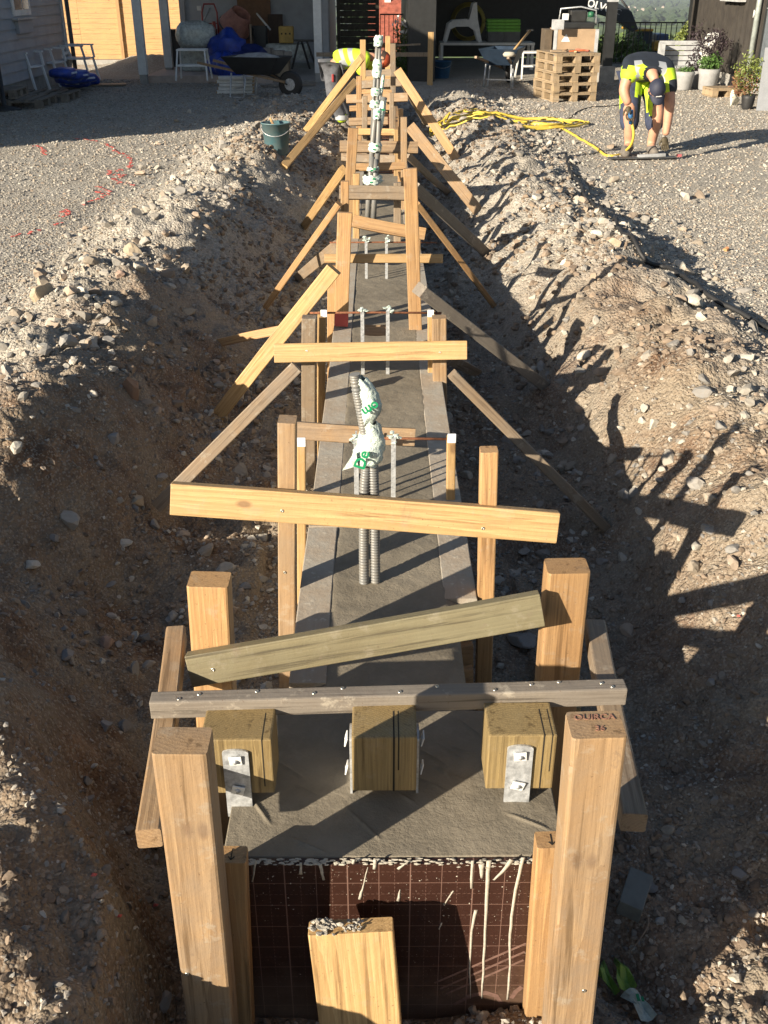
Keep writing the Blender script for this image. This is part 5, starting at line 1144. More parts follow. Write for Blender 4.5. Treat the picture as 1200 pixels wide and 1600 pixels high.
# planters on the right
LEAF = plain('leaf_green', (.075, .15, .03), .6, var=.5, sc=5, dirt=(.03, .07, .015)); LEAFD = plain('leaf_purple', (.035, .022, .028), .7, var=.4, sc=6); LEAFY = plain('leaf_yellow', (.16, .20, .04), .6, var=.4); LEAFR = plain('leaf_red', (.22, .10, .05), .7, var=.4); PETAL = plain('white_petals', (.7, .7, .68), .6)
def leaves(name, par, c, rx, ry, rz_, n, s, mat, seed, shell=.5, up=0.0):
    r = np.random.default_rng(seed); d = r.normal(size=(n, 3)); d /= np.linalg.norm(d, axis=1)[:, None]
    rad = shell + (1 - shell) * r.random(n); lump = 1 + .28 * np.sin(4 * d[:, 0] + seed) * np.sin(5 * d[:, 2] + 2 * seed) + .18 * np.sin(9 * d[:, 1] + 7 * d[:, 0])
    p = d * (rad * lump)[:, None] * np.array([rx, ry, rz_]); a = r.normal(size=(n, 3)); a /= np.linalg.norm(a, axis=1)[:, None]; b_ = np.cross(a, r.normal(size=(n, 3))); b_ /= np.linalg.norm(b_, axis=1)[:, None]
    sz = s * r.uniform(.6, 1.3, (n, 1)); v = np.stack([p - a * sz, p - b_ * sz * .45, p + a * sz, p + b_ * sz * .45], 1).reshape(-1, 3) + np.array(c)
    o = np_mesh(name, v, np.arange(4 * n).reshape(-1, 4), 4, mat, smooth=False)
    if par: o.parent = par
    return o
def pot(px, py, r, h, label, plants, mat=GREYPOT, z=0):
    q = P(px, py, z=0); t = empty('potted_plant', (q.x, q.y + r, z), 0, label, 'potted plant')
    MB().lathe([(.0001, 0), (r * .72, 0), (r * .78, .02), (r * .97, h * .75), (r, h), (r * .92, h), (r * .88, h - .04), (.0001, h - .04)], n=28).build('pot', mat, t)
    for (nm_, c, rx, rz_, n, s, m_, sd) in plants: leaves(nm_, t, (c[0], c[1], h + c[2]), rx, rx * .8, rz_, n, s, m_, sd)
    return t
pot(1071, 142, .17, .30, 'grey pot with a low green plant at the left of the three pots', [('foliage', (0, 0, .02), .15, .06, 260, .022, LEAF, 1)])
pot(1086, 138, .16, .28, 'grey pot half hidden between the other two pots with dry dark stems', [('foliage', (0, 0, .12), .16, .22, 500, .025, LEAFD, 2)])
t = pot(1109, 142, .19, .34, 'largest grey pot with green leaves below a dark purple bush', [('green_foliage', (0, -.03, .10), .20, .14, 900, .026, LEAF, 3), ('purple_foliage', (.02, .05, .38), .30, .26, 1500, .022, LEAFD, 4)])
for i in range(7): MB().tube([(.02 * i - .06, .05, .3), (.04 * i - .14, .06, .6), (.09 * i - .3, .08, .85 + .04 * (i % 3))], [.006, .004, .002], 5).build('twig', WOOD_GREY, t)
t = pot(1170, 172, .10, .20, 'small black pot with reddish green plant beside the leaning grey slab', [('foliage', (-.02, .1, .25), .22, .30, 1300, .022, LEAFY, 6), ('red_foliage', (-.08, .05, .15), .2, .18, 500, .02, LEAFR, 7)], BLACKRUB)
q = P(1085, 88, Y=20.6); sh_ = leaves('climbing_shrub', None, (q.x, q.y, .5), .22, .2, .5, 900, .03, LEAFD, 9); tag(sh_, 'dry dark shrub growing between the white bench and the black wall', 'shrub')
q = P(1067, 66, Y=22.4); tag(leaves('green_shrub', None, (q.x, q.y, .62), .15, .15, .3, 500, .04, LEAFY, 10), 'yellow-green shrub at the corner of the black house', 'shrub')
bn = empty('garden_bench', (P(1062, 100, Y=19.9).x, 19.9, 0), 0, 'grey-white slatted garden bench with a pale carved end by the black wall', 'bench')
for i in range(5): MB().box((-.42, -.02, .32 + i * .085), (.34, .0, .39 + i * .085)).build('back_slat', GREYPAINT, bn)
for i in range(3): MB().box((-.42, -.36 + i * .12, .30), (.34, -.26 + i * .12, .318)).build('seat_slat', GREYPAINT, bn)
MB().poly([(-.1, 0), (.02, 0), (.06, .35), (.12, .62), (.24, .82), (.20, .88), (.04, .86), (-.06, .70), (-.08, .4)], .05).build('carved_end', WHITEPAINT, bn, loc=(.38, -.1, 0), bevel=.01)
MB().box((-.43, -.3, 0), (-.38, .0, .70)).build('end_frame', GREYPAINT, bn)
rk = P(1149, 166, z=0); v, f = rock_shape(ICO3, 501, .9, 9, .01); o = np_mesh('rock', v * np.array([.10, .08, .17]), f, 3, plain('white_rock', (.62, .58, .48), .9, var=.25, bmp=.4), smooth=False); o.location = (rk.x, rk.y + .1, .10); tag(o, 'upright white stone on the gravel beside the small black pot', 'rock')
q = P(1178, 172, z=0); tag(MB().box((0, 0, 0), (1.2, .06, .86)).build('grey_slab', plain('slab_grey', (.21, .22, .24), .7, var=.12), loc=(q.x, q.y - .1, .0), rot=(-.22, 0, -.25), bevel=.004), 'flat grey slab leaning at the right edge of the photo', 'slab')
# plants in the gap
t = empty('flowering_shrub', (P(630, 70, Y=21.6).x, 21.9, 0), 0, 'small shrub with white flowers in the gap beside the carport', 'shrub')
leaves('foliage', t, (.0, 0, .35), .22, .2, .33, 900, .035, LEAF, 12); leaves('flowers', t, (.0, -.08, .85), .22, .15, .22, 60, .05, PETAL, 13); leaves('upper_foliage', t, (0, 0, .75), .2, .2, .25, 300, .03, LEAFY, 14)
for i in range(4): MB().tube([(0, 0, 0), (.05 * i - .08, 0, .5), (.09 * i - .14, 0, .9)], .008, 5).build('stem', WOOD_GREY, t)
for i, (px, Y, h) in enumerate(((948, 25.6, .9), (966, 25.8, .7), (984, 25.7, .85), (1002, 25.9, .6))):
    q = P(px, 80, Y=Y); tag(leaves('hedge_plant', None, (q.x, q.y, h * .35 - .1), .3, .25, h * .55, 700, .045, LEAF, 60 + i), ['leafy hedge plant directly right of the carport post', 'low hedge plant behind the railing, second from the carport post', 'taller hedge plant in front of the excavator boom', 'hedge plant in front of the excavator cab'][i], 'shrub', 'plants along the railing')

# ------------------------------------------------------------------ excavator
EXB = plain('excavator_dark', (.022, .028, .036), .4); EXY = plain('excavator_yellow', (.50, .26, .02), .45)
ex = empty('excavator', (0, 0, 0), 0, 'dark boomed excavator with a yellow body parked beyond the railing', 'excavator')
Ye = 31.0
pts = [(900, -22), (960, 2), (985, 18), (995, 45), (985, 50), (975, 42), (958, 29), (925, 20), (895, 12)]
q3 = [P(a, b2, Y=Ye) for a, b2 in pts]; MB().poly([(q.x, q.z) for q in q3], .38).build('boom', EXB, ex, loc=(0, Ye, 0), bevel=.02)
q = P(933, 9.0, Y=Ye - .2); text_mesh('VOLVO', .27, WHITEPAINT, ex, Matrix.Translation(q + Vector((0, -.01, 0))) @ Matrix.Rotation(math.pi / 2, 4, 'X') @ Matrix.Rotation(-.26, 4, 'Z'), 'lettering', .004, 0, .006)
q = P(964, 17, Y=Ye - .2); text_mesh('EC', .2, GREYPAINT, ex, Matrix.Translation(q + Vector((0, -.01, 0))) @ Matrix.Rotation(math.pi / 2, 4, 'X') @ Matrix.Rotation(-.5, 4, 'Z'), 'lettering', .004)
MB().tube([P(965, -8, Y=Ye - .1), P(980, 12, Y=Ye - .1), P(990, 30, Y=Ye - .1)], .03, 6).build('hydraulic_hose', BLACKRUB, ex)
def exbox(x0, y0, x1, y1, ya, yb, mat, name, par=ex, bevel=.05):
    a, b2 = P(x0, y1, Y=ya), P(x1, y0, Y=ya); return MB().box((a.x, ya, a.z), (b2.x, yb, b2.z)).build(name, mat, par, bevel=bevel)
cab = exbox(990, 48, 1021, 100, Ye + .3, Ye + 1.8, EXB, 'cab'); exbox(993, 51, 1018, 74, Ye + .285, Ye + .298, GLASS, 'window', cab, 0)
exbox(990, 45, 1022, 49, Ye + .25, Ye + 1.9, EXY, 'cab_roof')
exbox(1018, 64, 1062, 80, Ye + .6, Ye + 3, EXY, 'engine_cover'); exbox(1016, 80, 1064, 92, Ye + .5, Ye + 3.1, EXB, 'counterweight'); exbox(985, 95, 1062, 125, Ye + .3, Ye + 3.2, BLACKRUB, 'track')
exbox(1026, 53, 1046, 66, Ye + .9, Ye + 1.8, plain('blue_tank', (.03, .06, .14), .4), 'tank')

# ------------------------------------------------------------------ distant land
BARK = plain('bark', (.09, .07, .05), .9)
def tree(px, py_base, Y, h, w, label, mat, seed, cone=False, n=1600, grp='trees in the valley'):
    q = P(px, 20, Y=Y); zb = float(terrain(q.x, Y)); t = empty('conifer' if cone else 'tree', (q.x, Y, zb), 0, label, 'tree', grp)
    MB().tube([(0, 0, 0), (.1, 0, h * .4), (0, 0, h * .85)], [w * .06, w * .045, w * .01], 8).build('trunk', BARK, t)
    if cone:
        r = np.random.default_rng(seed); u = r.random(n) ** .7; z = h * (1 - u * .9); a = r.uniform(0, 6.28, n); rad = w / 2 * u * (.55 + .45 * r.random(n)) * (.8 + .3 * np.sin(z * 3.0))
        p = np.stack([rad * np.cos(a), rad * np.sin(a), z], 1); s = .045 * h * r.uniform(.5, 1.2, (n, 1)); d1 = np.stack([np.cos(a), np.sin(a), -.5 + 0 * a], 1); d2 = np.stack([-np.sin(a), np.cos(a), .2 + 0 * a], 1)
        v = np.stack([p - d1 * s, p - d2 * s * .5, p + d1 * s, p + d2 * s * .5], 1).reshape(-1, 3); o = np_mesh('crown', v, np.arange(4 * n).reshape(-1, 4), 4, mat, smooth=False); o.parent = t
    else:
        r = np.random.default_rng(seed)
        vs = []
        for k in range(9):
            c = r.normal(size=3) * np.array([w * .22, w * .22, h * .16]) + np.array([0, 0, h * .62]); m_ = n // 9
            d = r.normal(size=(m_, 3)); d /= np.linalg.norm(d, axis=1)[:, None]; p = c + d * (.6 + .4 * r.random((m_, 1))) * np.array([w * .26, w * .26, h * .2])
            a = r.normal(size=(m_, 3)); b_ = np.cross(a, r.normal(size=(m_, 3))); a /= np.linalg.norm(a, axis=1)[:, None]; b_ /= np.linalg.norm(b_, axis=1)[:, None]; s = .04 * h
            vs.append(np.stack([p - a * s, p - b_ * s * .7, p + a * s, p + b_ * s * .7], 1).reshape(-1, 3))
        v = np.concatenate(vs); o = np_mesh('crown', v, np.arange(len(v)).reshape(-1, 4), 4, mat, smooth=False); o.parent = t
    return t
CONM = plain('conifer_needles', (.028, .055, .022), .8, var=.5, sc=.6, dirt=(.05, .085, .03)); TREEM = plain('tree_leaves', (.075, .12, .03), .8, var=.4, sc=.3, dirt=(.03, .06, .015)); WILLOW = plain('willow_leaves', (.15, .20, .06), .8, var=.3, sc=.3)
cl_ = ['tall dark spruce at the left side of the gap beside the gate', 'second dark spruce in the gap beside the gate', 'pointed spruce above the red shed roof', 'lighter spruce above the right part of the red shed roof', 'dark spruce at the right side of the gap beside the carport']
for i, px in enumerate((588, 599, 611, 622, 633)): tree(px, 40, 82 + 9 * math.sin(i * 2.2), 19 + 3 * math.sin(i * 3.1), 7, cl_[i], CONM, 200 + i, True, 1800, 'dark spruces seen through the gap')
tree(1037, 45, 330, 19, 26, 'large pale green willow in the field right of the excavator boom', WILLOW, 220, n=3200)
for i, (px, Y, h, w) in enumerate(((1012, 420, 12, 16), (1055, 300, 9, 14), (998, 300, 8, 14), (952, 120, 7, 8), (962, 130, 8, 9), (974, 240, 11, 16), (1005, 520, 14, 22), (1028, 560, 13, 24))):
    tree(px, 45, Y, h, w, ['dark round tree beyond the green field behind the excavator', 'small tree at the field edge next to the black house', 'low tree above the excavator cab', 'near bushy tree directly right of the carport post', 'near bushy tree between the carport post and the excavator boom', 'spreading tree in the gap under the excavator boom', 'distant wide tree left of the willow', 'distant wide tree behind the willow'][i], TREEM, 240 + i, n=1400)
# woods and villages too far to count
r = np.random.default_rng(5); n = 5200; Yw = r.uniform(900, 3600, n) ** 1.0; xw = Yw * r.uniform(-.45, .62, n); msk = fbm(xw, Yw, .0035, 3, 2) > .02; xw, Yw = xw[msk], Yw[msk]
vs = []; fs = []; o = 0
for i in range(len(xw)):
    s = r.uniform(4, 8); v = ICO1[0] * np.array([s * 1.3, s * 1.3, s]) * (1 + r.normal(0, .15, (len(ICO1[0]), 1))) + np.array([xw[i], Yw[i], float(0)]); v[:, 2] += 0; vs.append(v); fs.append(ICO1[1] + o); o += len(v)
zt = terrain(xw, Yw); k_ = len(ICO1[0]); V = np.concatenate(vs); V[:, 2] += np.repeat(zt, k_) + 4
tag(np_mesh('far_wood', V, np.concatenate(fs), 3, plain('far_wood_m', (.035, .06, .025), .9, var=.4, sc=.02), smooth=False), 'dark woods spread across the distant valley', 'woods', kind='stuff')
n = 70; Yw = r.uniform(1700, 2900, n); xw = Yw * r.uniform(.15, .5, n); zt = terrain(xw, Yw); mb = MB()
for i in range(n):
    s = r.uniform(2, 3.4); x, y, z = xw[i], Yw[i], zt[i]; mb.box((x - s, y - 4, z), (x + s, y + 4, z + 3)); mb.add([(x - s, y - 4, z + 3), (x + s, y - 4, z + 3), (x + s, y, z + 5), (x - s, y, z + 5)], [(0, 1, 2, 3)])
tag(mb.build('far_village', plain('far_houses', (.55, .45, .38), .8, var=.3, sc=.01)), 'tiny pale houses scattered over the distant valley', 'village', kind='stuff')
# ------------------------------------------------------------------ hoses, cable, paint marks
def curve_pts(ctrl, step=.03):
    pts = [Vector(p) for p in ctrl]; out = []
    for j in range(len(pts) - 1):
        p0, p1, p2, p3 = pts[max(j - 1, 0)], pts[j], pts[j + 1], pts[min(j + 2, len(pts) - 1)]; k = max(2, int((p2 - p1).length / step))
        for i in range(k):
            t = i / k; out.append(.5 * ((2 * p1) + (p2 - p0) * t + (2 * p0 - 5 * p1 + 4 * p2 - p3) * t * t + (3 * p1 - p0 - 3 * p2 + p3) * t ** 3))
    return out + [pts[-1]]
def lay(pxs, r, lift=0):
    out = []
    for (px, py) in pxs:
        q = P(px, py, z=.03)
        for _ in range(8): q = P(px, py, z=float(terrain(q.x, q.y)) + r + lift)
        out.append(q)
    return out
def ground_tube(pxs, r, lift=0, step=.04, wob=0):
    c = curve_pts(lay(pxs, r, lift), step)
    for i, q in enumerate(c):
        q.z = float(terrain(q.x, q.y)) + r * .8 + lift
        if wob: q.x += wob * math.sin(i * .7)
    return c
hz = MB(); cx, cy = 0, 0
q = P(795, 184, z=.1); rr_ = random.Random(4)
for k in range(7):
    ox, oy = rr_.uniform(-.12, .12), rr_.uniform(-.15, .15); a_, b_ = .78 + rr_.uniform(-.22, .26), .44 + rr_.uniform(-.22, .14); ph = rr_.uniform(0, 6); ring_ = []
    for i in range(61):
        t = ph + i / 60 * 2 * math.pi * 1.05; x = q.x + ox + a_ * math.cos(t) * (1 + .06 * math.sin(3 * t + k)); y = q.y + oy + b_ * math.sin(t); ring_.append((x, y, float(terrain(x, y)) + .016 + .004 * k + .008 * math.sin(5 * t + k)))
    hz.tube(ring_, .011, 8)
hose = hz.build('air_hose', YELHOSE); tag(hose, 'coil of bright yellow hose on the right bank, one end running to the worker', 'hose')
end = [(830, 193), (868, 197), (900, 212), (930, 230), (950, 243), (970, 241)]
c = ground_tube(end, .015); hand = P(986, 186, Y=11.14); c2 = curve_pts([c[-1], P(985, 228, Y=11.2), P(990, 210, Y=11.12), hand], .03)
MB().tube(c[:-1] + c2, .015, 8).build('hose_end', YELHOSE, hose)
tag(MB().tube(ground_tube([(700, 262), (884, 240), (893, 270), (930, 325), (990, 372), (1040, 412), (1100, 455), (1160, 490), (1210, 515)][1:], .012, .018, .05, .006), .015, 8).build('black_cable', BLACKRUB), 'black cable lying along the right bank at the edge of the yard', 'cable')
tag(MB().tube(ground_tube([(740, 262), (800, 268), (846, 240), (900, 176), (950, 166), (985, 163)][2:], .008, 0, .05, .01), .008, 6).build('thin_cable', BLACKRUB), 'thin black cable crossing the gravel in front of the pallets', 'cable')
mk = MB()
for pts in ([(55, 228), (66, 232), (70, 242)], [(120, 217), (152, 221)], [(165, 225), (185, 238), (203, 248), (203, 262)], [(165, 268), (190, 266), (168, 272), (196, 274), (178, 280), (208, 290)], [(150, 292), (172, 300), (150, 300), (172, 304)], [(130, 320), (150, 312), (160, 308)], [(95, 332), (105, 328), (100, 338), (108, 334)], [(85, 352), (95, 348)], [(20, 370), (55, 362)]):
    c = ground_tube(pts, .002, .006, .02)
    for i, p in enumerate(c):
        if i % 2 == 0 or random.random() < .5: v, f = SH1[i % 10]; s = random.uniform(.010, .022); mk.add(v * np.array([s, s, s * .5]) + np.array([p.x + random.gauss(0, .012), p.y + random.gauss(0, .02), p.z + .004]), f)
tag(mk.build('paint_mark', REDPAINT), 'red spray marks drawn on the gravel of the left yard', 'paint marks', kind='stuff')
for i, (px, py, lb) in enumerate(((204, 805, 'pink bit of tape on the dirt below the long left brace'), (148, 1374, 'red bit of tape among pebbles at the lower left'), (244, 1420, 'red bit of tape near the foot of the left front post'), (1040, 1477, 'red bit of tape in the dark right of the yellow glove'), (1151, 979, 'pink bit of tape on the right trench wall'), (1174, 1577, 'red bit of tape at the bottom right corner'), (187, 1438, 'pale red bit of tape on the lower left bank'))):
    d = P(px, py, z=-.2)
    for _ in range(10): d = P(px, py, z=float(terrain(d.x, d.y)))
    if i in (0, 3, 5): continue
    o = MB().add([(-.006, -.003, 0), (.005, -.004, .002), (.007, .004, .001), (-.005, .004, .003), (0, 0, .006)], [(0, 1, 4), (1, 2, 4), (2, 3, 4), (3, 0, 4)]).build('tape_scrap', REDPAINT, loc=(d.x, d.y, float(terrain(d.x, d.y)) + .012)); tag(o, lb, 'tape')
# offcut, wire, glove on the trench floor at the right
def on_ground(px, py):
    d = P(px, py, z=-.3)
    for _ in range(12): d = P(px, py, z=float(terrain(d.x, d.y)))
    return Vector((d.x, d.y, float(terrain(d.x, d.y))))
d = on_ground(988, 1412); tag(MB().box((-.030, -.055, -.01), (.030, .055, .045)).build('offcut', plain('dark_offcut', (.16, .17, .16), .8), loc=d + Vector((0, 0, .02)), rot=(.12, .1, -.45), bevel=.003), 'dark rectangular wooden offcut lying on stones right of the front post', 'offcut')
c = [on_ground(*p) + Vector((0, 0, .018)) for p in ((962, 1365), (985, 1378), (1004, 1395), (1003, 1425), (1012, 1450), (990, 1485), (972, 1498))]
tag(MB().tube(curve_pts(c, .01), .0022, 6).build('wire', plain('wire_m', (.25, .19, .14), .7)), 'loose bent wire looping around the dark wooden offcut', 'wire')
d = on_ground(965, 1555); gl = empty('foil_strip', d + Vector((0, 0, .03)), 0, 'crumpled green-yellow packaging strip with a white end at the foot of the right post', 'packaging')
GLV = plain('green_packaging', (.18, .30, .05), .45, var=.4, sc=30, dirt=(.07, .16, .05))
def crumple(pts, w, mat, name, par, seed):
    r = random.Random(seed); v = []; 
    for i, p in enumerate(pts):
        for j in range(5): u = j / 4 - .5; v.append((p[0] + u * w[i], p[1] + u * w[i] * .3, p[2] + r.uniform(-.006, .006) + .012 * math.cos(u * 5 + i)))
    f = [(i * 5 + j, i * 5 + j + 1, (i + 1) * 5 + j + 1, (i + 1) * 5 + j) for i in range(len(pts) - 1) for j in range(4)]
    return MB().add(v, f, False).build(name, mat, par)
crumple([(-.030, .05, .02), (-.038, .02, .035), (-.030, -.01, .03), (-.015, -.03, .02)], [.02, .036, .030, .02], GLV, 'strip', gl, 1)
crumple([(.004, .065, .015), (.012, .03, .035), (.010, 0, .03), (.012, -.03, .03)], [.012, .032, .044, .046], GLV, 'strip', gl, 2)
wh = crumple([(.014, -.032, .031), (.022, -.05, .036), (.032, -.07, .03), (.045, -.10, .02)], [.044, .042, .04, .04], BAG, 'white_end', gl, 3)
MB().cbox((.026, -.062, .048), (.007, .018, .002)).cbox((.036, -.066, .048), (.006, .012, .002)).build('green_print', GREENINK, gl)

# ------------------------------------------------------------------ people
def skin(name, J, E, mat, parent=None, sub=2, root=0, flat=None):
    me = bpy.data.meshes.new(name); me.from_pydata([tuple(j[0]) for j in J], E, []); me.update()
    o = bpy.data.objects.new(name, me); COL.objects.link(o); m_ = o.modifiers.new('skin', 'SKIN')
    if not me.skin_vertices: me.attributes
    for i, j in enumerate(J):
        r = j[1]; me.skin_vertices[0].data[i].radius = (r, r) if not hasattr(r, '__len__') else r
    me.skin_vertices[0].data[root].use_root = True
    sb_ = o.modifiers.new('sub', 'SUBSURF'); sb_.levels = sub; sb_.render_levels = sub
    bpy.context.view_layer.update(); dg = bpy.context.evaluated_depsgraph_get(); new = bpy.data.meshes.new_from_object(o.evaluated_get(dg))
    o.modifiers.clear(); o.data = new; new.materials.clear(); new.materials.append(mat)
    new.polygons.foreach_set('use_smooth', [True] * len(new.polygons))
    if parent: o.parent = parent; o.matrix_parent_inverse = parent.matrix_world.inverted() if False else Matrix.Translation(-parent.location)
    return o
SKIN = plain('skin', (.50, .26, .17), .55, var=.12, sc=20); SHIRT = plain('navy_shirt', (.012, .018, .030), .8, var=.3, sc=12); HIVIS = plain('hivis_yellow', (.50, .72, .03), .7, var=.15, sc=14); SHORTS = plain('work_cloth_blue', (.035, .045, .085), .85, var=.3, sc=14)
REFL = plain('reflective_grey', (.36, .38, .40), .4, var=.1); GREYCLOTH = plain('grey_cloth', (.10, .105, .12), .85, var=.35, sc=12); GLOVE = plain('dark_glove', (.07, .055, .03), .75, var=.3, sc=30); BOOT = plain('dusty_boot', (.17, .15, .13), .85, var=.3, sc=18); CAPM = plain('navy_cap', (.018, .022, .045), .7, var=.2); HAIR = plain('hair', (.05, .03, .02), .8); REDCAP = plain('red_cap', (.50, .085, .03), .6, var=.3, sc=20)
def V_(t): return P(t[0], t[1], Y=t[2])
def hand(parent, wrist, tip_dir, side, name='glove', mat=GLOVE, curl=.35):
    w = Vector(wrist); d = Vector(tip_dir).normalized(); s = Vector(side); s = (s - d * s.dot(d)).normalized(); n = d.cross(s)
    J = [(w, .026), (w + d * .045, (.040, .020)), (w + d * .085, (.042, .019))]; E = [(0, 1), (1, 2)]
    for i, (o, l) in enumerate(((-.033, .060), (-.011, .072), (.011, .068), (.031, .052))):
        b0 = len(J); p0 = w + d * .088 + s * o; p1 = p0 + d * l * .5 + n * l * curl * .25; p2 = p1 + d * l * .35 + n * l * curl * .7
        J += [(p0, .011), (p1, .010), (p2, .008)]; E += [(2, b0), (b0, b0 + 1), (b0 + 1, b0 + 2)]
    b0 = len(J); p0 = w + d * .035 - s * .038; J += [(p0, .013), (p0 + d * .030 - s * .022 + n * .01, .011), (p0 + d * .058 - s * .026 + n * .025, .009)]; E += [(1, b0), (b0, b0 + 1), (b0 + 1, b0 + 2)]
    return skin(name, J, E, mat, parent, 1)
def head(parent, c, up, fwd, r=.105, cap=CAPM, logo=True, brim=True):
    """c centre, up = crown direction, fwd = where the face looks"""
    up = Vector(up).normalized(); fw = Vector(fwd); fw = (fw - up * fw.dot(up)).normalized(); sd = up.cross(fw)
    M = Matrix(((sd.x, fw.x, up.x, c.x), (sd.y, fw.y, up.y, c.y), (sd.z, fw.z, up.z, c.z), (0, 0, 0, 1))); M = Matrix.Translation(-parent.location) @ M
    v = ICO3[0].copy(); v = v * np.array([.074, .095, .115]); z = v[:, 2]; t = np.clip((-.02 - z) / .09, 0, 1); v[:, 0] *= 1 - .35 * t; v[:, 1] = v[:, 1] * (1 - .18 * t) + .012 * t
    nose = np.exp(-((v[:, 0] / .014) ** 2 + ((z + .010) / .022) ** 2)) * (v[:, 1] > .03); v[:, 1] += .026 * nose
    eye = np.exp(-(((np.abs(v[:, 0]) - .030) / .014) ** 2 + ((z - .012) / .010) ** 2)) * (v[:, 1] > .03); v[:, 1] -= .010 * eye
    ho = np_mesh('head', v, ICO3[1], 3, SKIN); ho.parent = parent; ho.matrix_local = M
    for sx in (-1, 1):
        MB().lathe([(.0001, -.01), (.008, -.006), (.010, 0), (.008, .006), (.0001, .01)], c=(sx * .030, .078, .012), n=10).build('eye', WHITEP, ho)
        e = np_mesh('ear', ICO2[0] * np.array([.010, .018, .030]) + np.array([sx * .076, -.005, .0]), ICO2[1], 3, SKIN); e.parent = ho
    MB().cbox((0, .082, -.050), (.042, .012, .008)).build('mouth', plain('lips', (.35, .12, .09), .5) if 'lips' not in bpy.data.materials else bpy.data.materials['lips'], ho, bevel=.003)
    hv = ICO3[0].copy(); hv = hv[:, :] * np.array([.080, .100, .118]); keep = hv[:, 2] > -.055; hv[:, 1] -= .006; f = ICO3[1]; f = f[(keep[f].all(1)) & ~((hv[f][:, :, 1] > .035).any(1) & (hv[f][:, :, 2] < .06).any(1))]
    h2 = np_mesh('hair', hv, f, 3, HAIR); h2.parent = ho
    cv = ICO3[0] * np.array([.088, .108, .125]); f = ICO3[1]; f = f[(cv[f][:, :, 2] > .022).all(1)]; cp_ = np_mesh('cap', cv, f, 3, cap); cp_.parent = ho
    if brim:
        bv = []; 
        for i in range(13):
            a = math.pi * (i / 12) ; x = .082 * math.cos(a); bv += [(x, .045 + .05 * math.sin(a), .030), (x * .95, .055 + .125 * math.sin(a), .018 - .012 * abs(math.cos(a)))]
        n = len(bv); bv += [(x, y, z - .004) for x, y, z in bv]; ff = []
        for i in range(12): ff += [(2 * i, 2 * i + 1, 2 * i + 3, 2 * i + 2), (n + 2 * i, n + 2 * i + 2, n + 2 * i + 3, n + 2 * i + 1), (2 * i + 1, n + 2 * i + 1, n + 2 * i + 3, 2 * i + 3)]
        MB().add(bv, ff, True).build('brim', cap, cp_)
    if logo: MB().cbox((0, .108, .052), (.055, .006, .014)).cbox((.018, .109, .060), (.022, .006, .010)).build('cap_emblem', WHITEPAINT, cp_, bevel=.002)
    return ho
# worker on the gravel yard
pr = empty('person', (P(1000, 243, z=0).x, 11.5, 0), 0, 'worker in navy shirt, yellow vest, blue shorts and cap bending down on the gravel yard', 'person')
pel, spn, chs, nck = (1001, 112, 11.86), (1007, 100, 11.62), (1012, 104, 11.32), (1021, 118, 11.12)
hL, kL, aL, tL = (987, 125, 11.78), (983, 178, 11.46), (983, 226, 11.52), (976, 242, 11.36); hR, kR, aR, tR = (1016, 126, 11.80), (1029, 178, 11.46), (1017, 226, 11.54), (1021, 242, 11.36)
sL, eL, wL_ = (983, 112, 11.22), (974, 143, 11.18), (983, 165, 11.14); sR, eR, wR_ = (1044, 117, 11.22), (1047, 160, 11.12), (1040, 213, 11.10)
J = [(V_(pel), (.09, .09)), (V_(spn), (.09, .09)), (V_(chs), (.10, .09)), (V_(nck), .052), (V_((1024, 130, 11.07)), .055),
     (V_(hL), .09), (V_(kL), .07), (V_(aL), .052), (V_(hR), .09), (V_(kR), .07), (V_(aR), .052),
     (V_(sL), .066), (V_(eL), .060), (V_(wL_), .040), (V_(sR), .066), (V_(eR), .060), (V_(wR_), .040), (V_(tL) + Vector((0, 0, .03)), .035), (V_(tR) + Vector((0, 0, .03)), .035)]
E = [(0, 1), (1, 2), (2, 3), (3, 4), (0, 5), (5, 6), (6, 7), (0, 8), (8, 9), (9, 10), (2, 11), (11, 12), (12, 13), (2, 14), (14, 15), (15, 16), (7, 17), (10, 18)]
skin('body', J, E, SKIN, pr)
lerp = lambda a, b, t: tuple(a[i] * (1 - t) + b[i] * t for i in range(3))
shirt = skin('shirt', [(V_(pel), (.20, .17)), (V_(spn), (.24, .18)), (V_(chs), (.26, .18)), (V_(sL), .10), (V_(lerp(sL, eL, .60)), .084), (V_(sR), .10), (V_(lerp(sR, eR, .75)), .086), (V_(lerp(chs, nck, .8)), .075)], [(0, 1), (1, 2), (2, 3), (3, 4), (2, 5), (5, 6), (2, 7)], SHIRT, pr)
shorts = skin('shorts', [(V_(pel), (.20, .16)), (V_(hL), .14), (V_(lerp(hL, kL, .6)), .122), (V_(lerp(kL, aL, .62)), .104), (V_(hR), .14), (V_(lerp(hR, kR, .6)), .122), (V_(lerp(kR, aR, .62)), .102)], [(0, 1), (1, 2), (2, 3), (0, 4), (4, 5), (5, 6)], SHORTS, pr)
def paint(o, mat, fn):
    me = o.data; me.materials.append(mat); k = len(me.materials) - 1; M = o.matrix_parent_inverse
    off = o.parent.location
    for p in me.polygons:
        c = Vector(p.center)
        if fn(c, p.normal): p.material_index = k
bpy.context.view_layer.update()
xL, xR = V_(sL).x, V_(sR).x; xc = (xL + xR) / 2
paint(shirt, HIVIS, lambda c, n: c.y < 11.36 and abs(c.x - xc - .02) > .085 and .66 < c.z < .925 - .25 * max(0, abs(c.x - xc) - .16) and not (abs(c.x - xc) > .20 and c.z < .80))
paint(shirt, REFL, lambda c, n: c.y < 11.40 and .66 < c.z < .95 and .115 < abs(c.x - xc) < .150)
kx0, kx1 = V_(kL).x, V_(kR).x
